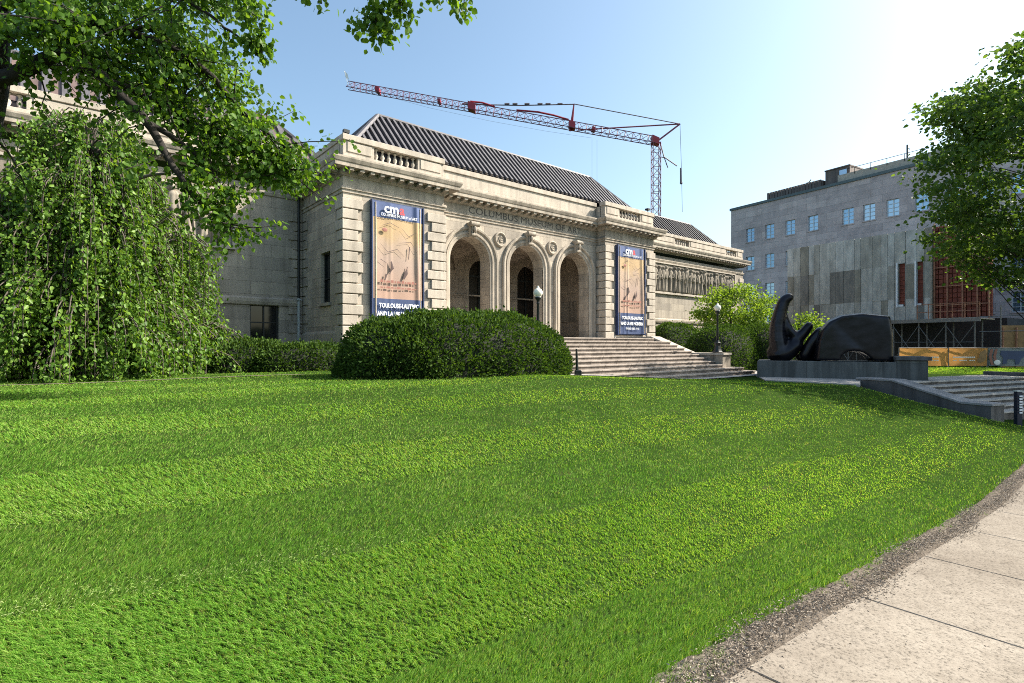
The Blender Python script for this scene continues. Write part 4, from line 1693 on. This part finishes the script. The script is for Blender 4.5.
for zz in (-.2, .9, 1.9):
    mb.tube([(14.8, -2.2, zz), (17.4, -2.2, zz)], .03, 6)
mb.build('ledger', M['scaf'], scf)
pw = thing('plywood_screen', 'brown plywood screen with red posts standing beside the scaffold', 'screen', P(1010, 362, 37.2))
f2 = frame(.905 * 37.2, 37.2, 1, -.1)
MB(f2).box(0, 4, 0, .08, -1.6, 1.35).build('board', M['ply'], pw)
mb = MB(f2)
for x in (0.05, .9, 1.8, 2.7):
    mb.tube([(x, -.08, -1.6), (x + .05, -.08, 1.2)], .05, 6)
mb.build('post', M['waler'], pw)

# ================================================================ office block behind
A = frame(29.2, 72, *OD)
off = thing('office_building', 'tall grey stone office block with rows of white framed windows and rooftop screens', 'building', A @ Vector((20, 5, -1.4)))
TL = 46.0
ZR = 17.85
rows = [(13.3, 15.05), (9.65, 11.4), (6.0, 7.75), (2.9, 4.65)]
xsA = [2.25, 4.95, 7.6, 10.35]
xsB = [14.2, 16.35, 18.6, 21.15, 23.6, 26.1, 28.5, 31.0, 33.5]
ww = 1.18
holes = []
for ri, (z0, z1) in enumerate(rows):
    for x in xsA + xsB:
        if ri == 0 or x < 9 or x > 25:
            holes.append((x, x + ww, z0 + 1.6, z1 + 1.6))
mb = MB(A)
mb.holed((0, 0, -1.6), (1, 0, 0), (0, 1, 0), TL, ZR + 1.6, holes, .28)
mb.quad((0, 0, -1.6), (0, 24, -1.6), (0, 24, ZR), (0, 0, ZR))
mb.quad((TL, 0, -1.6), (TL, 24, -1.6), (TL, 24, ZR), (TL, 0, ZR))
mb.quad((0, 24, -1.6), (TL, 24, -1.6), (TL, 24, ZR), (0, 24, ZR))
mb.quad((0, 0, ZR - .1), (TL, 0, ZR - .1), (TL, 24, ZR - .1), (0, 24, ZR - .1))
mb.build('wall', M['office'], off)
MB(A).box(-.12, TL + .1, -.14, .4, ZR + .002, ZR + .3).build('coping', M['office_trim'], off)
MB(A).box(24.5, TL, -.12, -.003, 2.2, 2.5).build('string_course', M['office'], off)
proto = None
for (a, b, z0, z1) in holes:
    z0, z1 = z0 - 1.6, z1 - 1.6
    if proto is None or abs((z1 - z0) - proto[3]) > .01:
        mb = MB(A)
        for p, q_ in ((a, a + .07), ((a + b) / 2 - .035, (a + b) / 2 + .035), (b - .07, b)):
            mb.box(p, q_, .14, .22, z0, z1)
        for p, q_ in ((a + .071, (a + b) / 2 - .036), ((a + b) / 2 + .036, b - .071)):
            for k in range(5):
                zz = z0 + (z1 - z0 - .06) * k / 4
                mb.box(p, q_, .15, .21, zz, zz + .06)
        w = mb.build('window', M['win_white'], off)
        pn = MB(A).quad((a, .2, z0), (b, .2, z0), (b, .2, z1), (a, .2, z1)).build('pane', M['win_glass'], w)
        sl = MB(A).box(a - .08, b + .08, -.07, .12, z0 - .12, z0 - .003).build('sill', M['office'], w)
        proto = (w, a, z0, z1 - z0, pn, sl)
    else:
        dl = A.to_3x3() @ Vector((a - proto[1], 0, z0 - proto[2]))
        c = part_copy(proto[0], off, dl)
        part_copy(proto[4], c, (0, 0, 0))
        part_copy(proto[5], c, (0, 0, 0))
mb = MB(A)
x = 4.4
while x < 11.2:
    mb.box(x, x + .3, 1.2, 1.4, ZR + .3, ZR + 1.5)
    x += .36
mb.box(4.4, 11.3, 1.41, 5, ZR + .3, ZR + 1.42)
mb.build('rooftop_screen', M['screen'], off)
mb = MB(A)
mb.box(11.6, 14.3, 1.4, 6, ZR + .2, ZR + 2.3)
mb.box(11.55, 14.35, 1.3, 6.05, ZR + 2.3, ZR + 2.42)
pv = mb.build('penthouse', M['screen'], off)
mb = MB(A)
mb.box(13.2, 14.0, 1.33, 1.39, ZR + 1.4, ZR + 2.0)
mb.build('vent', M['win_glass'], pv)
MB(A).box(13.4, 40, .6, 1.2, ZR + .3, ZR + 1.25).build('rooftop_parapet', M['beige'], off)
mb = MB(A)
for k in range(16):
    x = 15.2 + k * 1.6
    mb.tube([(x, .55, ZR + 1.0), (x, .55, ZR + 1.75)], .03, 5)
mb.tube([(14.4, .55, ZR + 1.72), (40, .55, ZR + 1.72)], .03, 5)
mb.build('railing', M['dark_metal'], off)
mb = MB(A)
mb.tube([(20.2, .7, ZR + 1.25), (20.2, .7, ZR + 2.6)], .08, 6)
mb.build('roof_pipe', M['dark_metal'], off)
mb = MB(A)
mb.box(9.0, 9.4, 2, 2.4, ZR + 1.42, ZR + 1.8)
mb.tube([(9.2, 2.2, ZR + 1.8), (9.5, 2.2, ZR + 2.1)], .06, 6)
mb.build('roof_vent', M['scaf'], off)

# ================================================================ tower crane
CD = 60
K = lambda px, py: P(px, py, CD)
crane = thing('tower_crane', 'slim dark red self erecting tower crane reaching out over the museum roof', 'crane', W((655 - 512) / 540 * CD, CD, -1.4))


def lattice(mb, A_, B_, w, h, n, rad, tri=True):
    d = (B_ - A_).normalized()
    s = d.cross(Vector((0, 0, 1)))
    s = s.normalized() if s.length > .05 else W(1, 0, 0).normalized()
    u_ = s.cross(d)
    cor = [s * (-w / 2), s * (w / 2), u_ * h] if tri else [s * (-w / 2) - u_ * (h / 2), s * (w / 2) - u_ * (h / 2), s * (w / 2) + u_ * (h / 2), s * (-w / 2) + u_ * (h / 2)]
    for c in cor:
        mb.tube([A_ + c, B_ + c], rad, 5)
    m = len(cor)
    for i in range(n):
        p, q_ = A_ + (B_ - A_) * (i / n), A_ + (B_ - A_) * ((i + 1) / n)
        for j in range(m):
            k = (j + 1) % m
            mb.tube([p + cor[j], q_ + cor[k]], rad * .55, 4)
            mb.tube([p + cor[j], p + cor[k]], rad * .55, 4)
    return mb


mtop, mbot = K(656, 143), W((655.5 - 512) / 540 * CD, CD, -1.4)
mb = lattice(MB(), mbot, mtop, .85, .85, 26, .05, False)
mb.build('mast', M['crane_lilac'], crane)
j0, j1 = K(655, 144), K(347, 88)
mb = MB()
a_, b_ = j0, j0 + (j1 - j0) * .60
lattice(mb, a_, b_, .9, .85, 24, .05)
mb.build('jib', M['crane_lilac'], crane)
mb = MB()
lattice(mb, b_, j1, .8, .8, 20, .045)
mb.build('jib_tip', M['crane_lilac'], crane)
for f, sz in ((.0, .55), (.595, .6), (.90, .35), (.70, .25), (.27, .5), (.20, .25)):
    c = j0 + (j1 - j0) * f + Vector((0, 0, .35))
    e = (j1 - j0).normalized() * sz * .7
    zz = Vector((0, 0, sz * .85))
    dd = W(0, .45, 0)
    MB().prism([c - e - zz - dd, c + e - zz * .6 - dd, c + e + zz - dd, c - e + zz * .6 - dd], dd * 2).build('jib_joint', M['crane_red'], crane)
MB().tube([j0 + (j1 - j0) * f + Vector((0, 0, .95 + .25 * math.sin(3.1 * (f - .28) / .17))) for f in (.28, .33, .38, .45)], .10, 6).build('jib_brace', M['crane_red'], crane)
MB().tube([j0 + (j1 - j0) * f + Vector((0, 0, zz)) for f, zz in ((.6, 1.0), (.56, 1.1), (.52, .9))], .1, 6).build('jib_brace', M['crane_red'], crane)
mb = MB()
mb.tube([K(570, 131), K(574, 104)], [.12, .07], 6)
mb.tube([K(572, 131), K(574, 104)], [.08, .07], 6)
mb.build('strut', M['crane_red'], crane)
mb = MB()
mb.tube([K(655, 143), K(680, 124)], .10, 6)
mb.tube([K(578, 130), K(680, 124)], .075, 6)
mb.build('back_strut', M['crane_lilac'], crane)
mb = MB()
mb.tube([K(475, 104.5), K(520, 105.5), K(574, 104.3)], .065, 5)
mb.tube([K(574, 104), K(680, 124)], .055, 5)
mb.tube([K(462, 104), K(475, 104.5)], .1, 5)
mb.build('tie_bar', M['cable'], crane)
mb = MB()
for x in (507, 515, 527, 540, 548, 560):
    mb.tube([K(x - 2.5, 103.9), K(x + 2.5, 103.9)], .1, 5)
mb.build('cable_clamp', M['cable'], crane)
mb = MB()
mb.tube([K(680, 124), K(681.5, 170), K(682.3, 212)], .025, 4)
mb.tube([K(592, 139), K(592, 183)], .012, 4)
mb.tube([K(597, 140), K(597, 183)], .012, 4)
mb.tube([K(349, 86), K(430, 108), K(490, 121), K(545, 131), K(592, 138)], .01, 4)
mb.build('cable', M['cable'], crane)
mb = MB()
mb.tube([K(680.7, 168), K(681, 182)], [.09, .12], 6)
mb.ell(K(681.2, 183), (.16, .16, .16), 8, 6)
mb.build('rope_weight', M['cable'], crane)
mb = MB()
mb.tube([K(660, 142), K(664, 157), K(677, 166)], .07, 5)
mb.tube([K(664, 157), K(668, 168), K(666, 163)], .05, 5)
mb.tube([K(661, 157), K(666, 158)], .05, 5)
mb.build('ladder_platform', M['cable'], crane)
mb = MB()
mb.tube([K(348, 85), K(344.5, 71)], .03, 5)
mb.add([K(344, 70), K(347.5, 74), K(349, 80), K(345.5, 77)], [(0, 1, 2, 3)])
mb.build('flag', M['white'], crane)
for k, (a, b) in enumerate(((591, 139), (597, 141))):
    pass
mb = MB()
mb.box(-.25, .25, -.2, .2, 0, .6)
mb.v = [p + K(594.5, 190) for p in mb.v]
mb.build('hook_block', M['crane_red'], crane)

# ================================================================ clipped hedges
def hedge(label, lumps, n, size, seed, mat='leaf_yew', squash=3.0):
    """a clipped mass: rounded lumps (x, y, zbase, rx, ry, h) covered in tufts"""
    global rng
    rng = np.random.default_rng(seed)
    base = Vector((lumps[0][0], lumps[0][1], lumps[0][2]))
    root = thing('hedge', label, 'hedge', base, 'clipped hedges in front of the museum')
    mb = MB()
    pts, nrm = [], []
    tot = sum(l[3] * l[5] + l[3] * l[4] for l in lumps)
    for (x, y, zb, rx, ry, h) in lumps:
        e = squash
        m = int(n * (rx * h + rx * ry) / tot)
        q = unit(rng.normal(0, 1, (m, 3)))
        q = np.c_[q[:, 0], q[:, 1], np.abs(q[:, 2]) * rng.choice([1, 1, .5], m)]
        q = unit(q)
        k = (np.abs(q[:, 0]) ** e + np.abs(q[:, 1]) ** e + np.abs(q[:, 2]) ** e) ** (-1 / e)
        s = q * k[:, None]
        nn = unit(np.sign(s) * np.abs(s) ** (e - 1) / np.array([rx, ry, h]))
        p = s * np.array([rx, ry, h]) + np.array([x, y, zb])
        wob = .07 * np.sin(p[:, 0] * 2.3 + p[:, 2] * 1.7 + seed) * np.sin(p[:, 1] * 2.1 + p[:, 2]) + .05 * np.sin(p[:, 0] * 5.7 + 1) * np.sin(p[:, 2] * 5 + p[:, 1] * 4)
        p = p + nn * (wob + rng.uniform(-.13, .06, m) ** 1)[:, None]
        sel = rng.choice(m, m // 30)
        p[sel] += nn[sel] * rng.uniform(.03, .17, len(sel))[:, None] + rng.normal(0, .02, (len(sel), 3))
        thin = (np.sin(p[:, 0] * 3.1 + 2) * np.sin(p[:, 1] * 2.7) * np.sin(p[:, 2] * 3.3 + 1) > .45) & (rng.uniform(0, 1, m) < .6)
        p, nn = p[~thin], nn[~thin]
        pts.append(p)
        nrm.append(nn)
        vs, fs = [], []
        NN, MM = 28, 9
        for i in range(MM + 1):
            th = math.pi / 2 * i / MM
            for j in range(NN):
                t = 2 * math.pi * j / NN
                d = np.array([math.cos(th) * math.cos(t), math.cos(th) * math.sin(t), math.sin(th)])
                kk = (np.abs(d) ** e).sum() ** (-1 / e)
                vs.append((x + d[0] * kk * (rx - .14), y + d[1] * kk * (ry - .14), zb - .2 + d[2] * kk * (h + .06)))
        for i in range(MM):
            for j in range(NN):
                fs.append((i * NN + j, i * NN + (j + 1) % NN, (i + 1) * NN + (j + 1) % NN, (i + 1) * NN + j))
        mb.add(vs, fs)
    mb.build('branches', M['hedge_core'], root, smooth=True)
    p, nn = np.concatenate(pts), np.concatenate(nrm)
    leaves('foliage', p, nn + rng.normal(0, .5, nn.shape) + np.array([0, 0, .25]), size, M[mat], root, fat=.3, fold=.1, jitter=.3)
    return root


hedge('big clipped dark green hedge mound between the lawn and the entrance steps', [(9.15, 13.0, -1.05, 3.35, 1.75, 1.95), (7.4, 13.2, -1.05, 1.9, 1.6, 1.75)], 52000, .085, 21)
hedge('low clipped hedge between the weeping tree and the big hedge mound', [(4.9, 19.0, -1.0, 1.5, 1.0, 1.08), (6.3, 18.2, -1.0, 1.7, .9, 1.02)], 16000, .09, 22)
hedge('clipped yew hedge behind the lamp and flanking wall, beside the sculpture', [(28.1, 15.4, -1.45, 2.6, 1.5, 2.45), (31.6, 14.7, -1.45, 2.6, 1.5, 2.6), (34.4, 14.6, -1.45, 2.2, 1.4, 2.6)], 42000, .095, 23)
hedge('smaller clipped yew hedge tucked against the museum wing', [(29.8, 19.6, -1.4, 2.3, 1.3, 2.7)], 12000, .1, 24)


# ================================================================ trees
def limb(mb, pts, r0, r1, n=7, wob=.0):
    pts = [Vector(p) for p in pts]
    out = []
    for i in range(len(pts) - 1):
        for k in range(4):
            t = k / 4
            p0, p1, p2, p3 = pts[max(i - 1, 0)], pts[i], pts[i + 1], pts[min(i + 2, len(pts) - 1)]
            out.append(.5 * ((2 * p1) + (p2 - p0) * t + (2 * p0 - 5 * p1 + 4 * p2 - p3) * t * t + (3 * p1 - p0 - 3 * p2 + p3) * t ** 3))
    out.append(pts[-1])
    m = len(out)
    if wob:
        out = [p + Vector((random.gauss(0, wob), random.gauss(0, wob), random.gauss(0, wob))) * (0 < i < m - 1) for i, p in enumerate(out)]
    mb.tube(out, [r0 + (r1 - r0) * i / (m - 1) for i in range(m)], n)
    return out


def along(line, n, start=.15):
    m = len(line) - 1
    t = rng.uniform(start, 1, n) * m
    i = np.minimum(t.astype(int), m - 1)
    L = np.array([tuple(p) for p in line])
    return L[i] + (L[i + 1] - L[i]) * (t - i)[:, None]


# ---- near broad-leaved tree, trunk just outside the picture on the left
rng = np.random.default_rng(5)
random.seed(5)
tb = W(-8.6, 8.0, -.95)
t1 = thing('shade_tree', 'large broad leaved tree arching dark branches over the museum corner', 'tree', tb)
br = MB()
limb(br, [tb + Vector((0, 0, -.3)), tb + W(.05, 0, 1.2), tb + W(.35, .1, 3.2), P(-10, 70, 8)], .42, .24, 12)
top = P(-30, 70, 8)
limb(br, [P(-10, 70, 8), P(-2, -40, 8.2), P(10, -220, 8.4)], .22, .1, 9)
lines = []
LB = [  # limbs: points, radius, twig spread, leaves per limb
    ([P(-45, 80, 7.9), P(10, 76, 7.9), P(60, 57, 8.0), P(110, 84, 8.1), P(150, 128, 8.2), P(180, 178, 8.3), P(200, 205, 8.4)], .13, .42, 900),
    ([P(-45, 60, 8.0), P(30, 26, 8.2), P(120, 28, 8.5), P(200, 66, 8.8), P(245, 114, 9.1), P(286, 148, 9.4)], .10, .5, 2900),
    ([P(-35, 20, 8.2), P(60, -10, 8.0), P(150, -12, 8.0), P(215, 2, 8.1)], .09, .55, 2300),
    ([P(80, 68, 8.1), P(150, 98, 8.6), P(220, 138, 9.0), P(262, 156, 9.2), P(292, 170, 9.3)], .06, .40, 3000),
    ([P(140, 115, 8.2), P(200, 158, 8.6), P(222, 190, 8.8), P(232, 232, 8.8)], .05, .34, 1300),
    ([P(100, 32, 8.4), P(160, 30, 8.9), P(215, 70, 9.3), P(240, 110, 9.4)], .06, .55, 1700),
    ([P(40, 30, 8.2), P(90, 50, 8.8), P(150, 75, 9.3), P(205, 120, 9.6)], .06, .55, 1700),
    ([P(-35, -30, 8.2), P(60, -110, 7.6), P(190, -110, 7.2), P(300, -80, 7.0), P(368, -50, 7.0)], .08, .3, 500),
    ([P(-30, 20, 8), P(10, 30, 7.6), P(50, 25, 7.4), P(90, 15, 7.2)], .06, .5, 1100),
    ([P(-45, 60, 8), P(-20, 120, 8.2), P(5, 150, 8.2), P(20, 175, 8.2)], .03, .4, 260),
    ([P(180, -8, 8.0), P(215, 20, 8.0), P(245, 40, 8.0), P(262, 42, 8.0)], .03, .16, 330),
    ([P(190, -20, 7.8), P(235, -6, 7.7), P(258, 18, 7.7)], .025, .17, 300),
    ([P(205, -30, 7.6), P(262, -14, 7.3), P(300, -16, 7.1), P(345, -12, 7.0)], .02, .14, 300),
    ([P(300, -60, 7.0), P(314, -30, 7.0), P(322, 4, 7.0)], .015, .06, 30),
    ([P(330, -40, 7.0), P(362, -10, 7.0), P(374, 8, 7.0), P(378, 36, 7.0)], .02, .11, 260),
    ([P(340, -40, 7.0), P(380, -10, 7.0), P(402, 4, 7.0), P(410, 16, 7.0)], .02, .11, 180),
    ([P(350, -60, 7.0), P(410, -28, 7.0), P(440, -8, 7.0), P(466, 0, 7.0)], .02, .08, 150),
    ([P(10, -220, 8.4), P(90, -330, 8.2), P(200, -380, 8.4)], .08, .7, 2600),
    ([P(10, -220, 8.4), P(-90, -330, 8.6), P(-200, -300, 8.8)], .08, .8, 2600),
    ([P(-40, 0, 8.2), P(-150, -40, 8.6), P(-260, -30, 9)], .08, .8, 2600),
]
LP, LA = [], []
for pts, r0, spread, nl in LB:
    ln = limb(br, pts, r0, r0 * .22, 7, .015)
    ntw = max(5, nl // 42)
    S0 = along(ln, ntw, .22 if spread > .3 else .45)
    off = rng.normal(0, 1, (ntw, 3)) * spread * np.array([1, 1, .8])
    off[:, 2] -= .12 * spread
    S1 = S0 + off
    for a, b in zip(S0, S1):
        m_ = (a + b) / 2 + rng.normal(0, .05, 3)
        br.tube([a, m_, b], [.014 if spread > .3 else .007, .009 if spread > .3 else .005, .004], 4, False)
    per = nl // ntw
    t = rng.uniform(.15, 1.05, (ntw, per))[..., None]
    p = S0[:, None] + (S1 - S0)[:, None] * t + rng.normal(0, .075 + .05 * spread, (ntw, per, 3))
    LP.append(p.reshape(-1, 3))
    d = unit(off)[:, None] * .5 + np.array([0, 0, -.75]) + rng.normal(0, .45, (ntw, per, 3))
    LA.append(d.reshape(-1, 3))
br.build('trunk', M['bark'], t1, smooth=True)
leaves('crown', np.concatenate(LP), np.concatenate(LA), .086, M['leaf_big'], t1, fat=.40, fold=.12)

# ---- weeping tree in front of the left wing
rng = np.random.default_rng(9)
tc = W(-11.9, 15.2, -.95)
t2 = thing('weeping_tree', 'weeping tree with leafy curtains hanging to the lawn before the shaded wing', 'tree', tc)
br = MB()
limb(br, [tc + Vector((0, 0, -.2)), tc + W(.1, 0, 1.4), tc + W(-.1, .1, 2.6), tc + W(.15, 0, 4.0), tc + W(.0, .0, 5.3), tc + W(.3, 0, 6.5)], .34, .1, 10, .05)
LP, LA = [], []
TH_ = 7.8


def cone_r(h):
    return 3.9 * max(0.02, 1 - h / TH_) ** .52


LP, LA = [], []


def strand(ph, r0, h0, out_, drop, nl, sig):
    pts = []
    for k in range(9):
        s_ = k / 8
        rr = r0 + out_ * math.sin(min(1, s_ / .45) * math.pi / 2)
        zz = h0 + .25 * math.sin(min(1, s_ / .3) * math.pi) - drop * max(0, s_ - .15) ** 1.3
        pts.append(tc + Vector((rr * math.cos(ph), rr * math.sin(ph), max(.0, zz))))
    br.tube(pts, [.014 * (1 - k / 9) + .004 for k in range(9)], 4, False)
    p = along(pts, nl, .12) + rng.normal(0, 1, (nl, 3)) * np.array([sig, sig, .10])
    LP.append(p)
    LA.append(rng.normal(0, .45, (nl, 3)) + np.array([.45 * math.cos(ph), .45 * math.sin(ph), -.85]))


for k in range(215):
    h = TH_ * (1 - rng.uniform(.03, 1) ** .62) * .97 + .35
    ph = rng.uniform(0, 2 * math.pi)
    lobe = 1 + .09 * math.sin(3 * ph + 1) + .07 * math.sin(5 * ph + 2.2)
    r_ = cone_r(h) * lobe * rng.uniform(.80, 1.04)
    L_ = rng.uniform(1.1, 2.7)
    limb(br, [tc + Vector((0, 0, min(6.3, h + .5))), tc + Vector((r_ * .35 * math.cos(ph), r_ * .35 * math.sin(ph), h + .55)), tc + Vector((r_ * .62 * math.cos(ph), r_ * .62 * math.sin(ph), h + .1))], .03, .012, 4, .03)
    for q in range(7):
        strand(ph + rng.normal(0, .26) / max(r_, .7), r_ * rng.uniform(.55, .72), h + rng.normal(0, .12), r_ * rng.uniform(.22, .36), L_ * rng.uniform(.75, 1.1), 62, .075)
# shaded inner growth
for k in range(150):
    ph = rng.uniform(0, 2 * math.pi)
    h = rng.uniform(1.2, 6.6)
    strand(ph, cone_r(h) * rng.uniform(.1, .45), h, cone_r(h) * .2, rng.uniform(2, 4.5), 130, .16)
# bare twisted limbs that show near the top
for a in ((-1.6, -.3, 4.6), (-1.1, -.9, 5.1), (.9, -1.2, 5.0), (1.9, -.4, 5.4)):
    limb(br, [tc + W(0, 0, 3.2), tc + W(a[0] * .5, a[1] * .5, a[2] - .9), tc + W(a[0] * .8, a[1], a[2]), tc + W(a[0] * 1.3, a[1] * 1.2, a[2] + .25)], .09, .03, 6, .06)
br.build('trunk', M['bark_pale'], t2, smooth=True)
leaves('crown', np.concatenate(LP), np.concatenate(LA), .108, M['leaf_weep'], t2, fat=.32, fold=.12)


# ---- round-headed trees grown from limbs and leaf clusters
def round_tree(name, label, base, height, clear, crad, nclu, crl, per, size, mat, bark, seed, flat=.55, trunk=.22):
    global rng
    rng = np.random.default_rng(seed)
    random.seed(seed)
    b = Vector(base)
    t = thing(name, label, 'tree', b)
    br = MB()
    top = b + Vector((random.gauss(0, .2), random.gauss(0, .2), height * .86))
    stem = limb(br, [b + Vector((0, 0, -.3)), b + Vector((.05, .02, clear * .6)), b + Vector((-.08, .1, (clear + height) / 2)), top], trunk, .03, 10, .02)
    cc = b + Vector((0, 0, (clear + height) / 2))
    rz = (height - clear) / 2
    cl = []
    while len(cl) < nclu:
        q = rng.normal(0, 1, 3)
        q /= np.linalg.norm(q)
        rad = rng.uniform(.35, 1.0) ** .5
        w = 1 + .16 * math.sin(3 * math.atan2(q[1], q[0]) + seed) + .12 * math.sin(5 * q[2] * 2 + 4 * math.atan2(q[1], q[0]))
        tz = q[2] * rad
        cone = 1.0 - .28 * max(0, tz)
        cl.append(np.array([q[0] * rad * crad * w * cone, q[1] * rad * crad * w * cone, tz * rz]) + np.array(cc))
    cl = np.array(cl)
    LP, LA = [], []
    for c in cl:
        hz = c[2] - b.z
        j = int(np.clip((hz - .9 - .3 * np.hypot(c[0] - b.x, c[1] - b.y)) / (height * .86) * (len(stem) - 1), len(stem) * .25, len(stem) - 1))
        s = stem[j]
        e = Vector(c)
        mid = s + (e - s) * .5 + Vector((0, 0, .25)) + Vector(rng.normal(0, .15, 3))
        if rng.uniform() < .4:
            limb(br, [s, mid, e], .03, .006, 4, .03)
        n_ = int(per * rng.uniform(.5, 1.4))
        rr = crl * rng.uniform(.7, 1.3)
        p = c + rng.normal(0, 1, (n_, 3)) * np.array([rr, rr, rr * flat])
        LP.append(p)
        LA.append((p - c) * .7 + rng.normal(0, .4, (n_, 3)) + np.array([0, 0, -.35]))
    br.build('trunk', M[bark], t, smooth=True)
    leaves('crown', np.concatenate(LP), np.concatenate(LA), size, M[mat], t, fat=.36, fold=.14)
    return t


st_tree = round_tree('street_tree', 'leafy street tree shading the building site and lower steps', W(23.1, 22.2, -2.3), 15.6, 4.3, 5.7, 390, .42, 108, .185, 'leaf_right', 'bark', 31, .42, .26)
st_tree['group'] = 'street trees beside the lower steps'
dup(st_tree, W(8.4, -1.6, 0), 'leafy street tree beyond the far end of the lower steps, next along the street')
round_tree('young_tree', 'small bright yellow green tree behind the hedge and lamp post', (35.0, 18.6, -1.45), 5.5, 2.3, 2.7, 80, .40, 85, .16, 'leaf_bright', 'bark', 32, .4, .1)
round_tree('young_tree', 'slender pale green tree showing beside the upright bronze form', W(15.8, 29.5, -1.4), 3.3, .6, 1.0, 26, .28, 85, .14, 'leaf_bright', 'bark', 34, .4, .08)

# ================================================================ camera, sun and sky
cam = bpy.data.cameras.new('camera')
co = bpy.data.objects.new('camera', cam)
COL.objects.link(co)
fwd = W(0, 1, 0)
co.rotation_euler = (R(90), 0, math.atan2(-fwd.x, fwd.y))
cam.sensor_width, cam.lens = 36, 540 / 1024 * 36
cam.shift_y = 3.5 / 1024
cam.clip_start, cam.clip_end = .05, 5000
sc.camera = co

EL, AZ = 40, 121        # elevation; azimuth from +Y towards +X
sd = Vector((math.sin(R(AZ)) * math.cos(R(EL)), math.cos(R(AZ)) * math.cos(R(EL)), math.sin(R(EL))))
sl = bpy.data.lights.new('sun', 'SUN')
sl.energy, sl.angle, sl.color = 5.0, R(.5), (1, .93, .82)
so = bpy.data.objects.new('sun', sl)
so.rotation_euler = sd.to_track_quat('Z', 'Y').to_euler()
so.location = sd * 50
COL.objects.link(so)
w = bpy.data.worlds.new('World')
sc.world = w
w.use_nodes = True
nt = w.node_tree
sky = nt.nodes.new('ShaderNodeTexSky')
sky.sky_type = 'NISHITA'
sky.sun_disc = False
sky.sun_elevation, sky.sun_rotation = R(EL), R(AZ)
sky.air_density, sky.dust_density, sky.ozone_density = 1.0, 2.8, .6
nt.links.new(mixc(nt, 'MULTIPLY', 1.0, sky.outputs[0], (.95, 1.06, 1.03)), nt.nodes['Background'].inputs[0])
nt.nodes['Background'].inputs[1].default_value = .13
sc.view_settings.view_transform = 'Standard'
sc.view_settings.look = 'None'
sc.view_settings.exposure = 1.0
sc.view_settings.gamma = 1
sc.render.engine = 'CYCLES'
sc.cycles.use_denoising = False
sc.cycles.use_adaptive_sampling = False
sc.cycles.filter_width = 1.0
sc.cycles.max_bounces = 8
sc.cycles.diffuse_bounces = 1
sc.cycles.transmission_bounces = 6
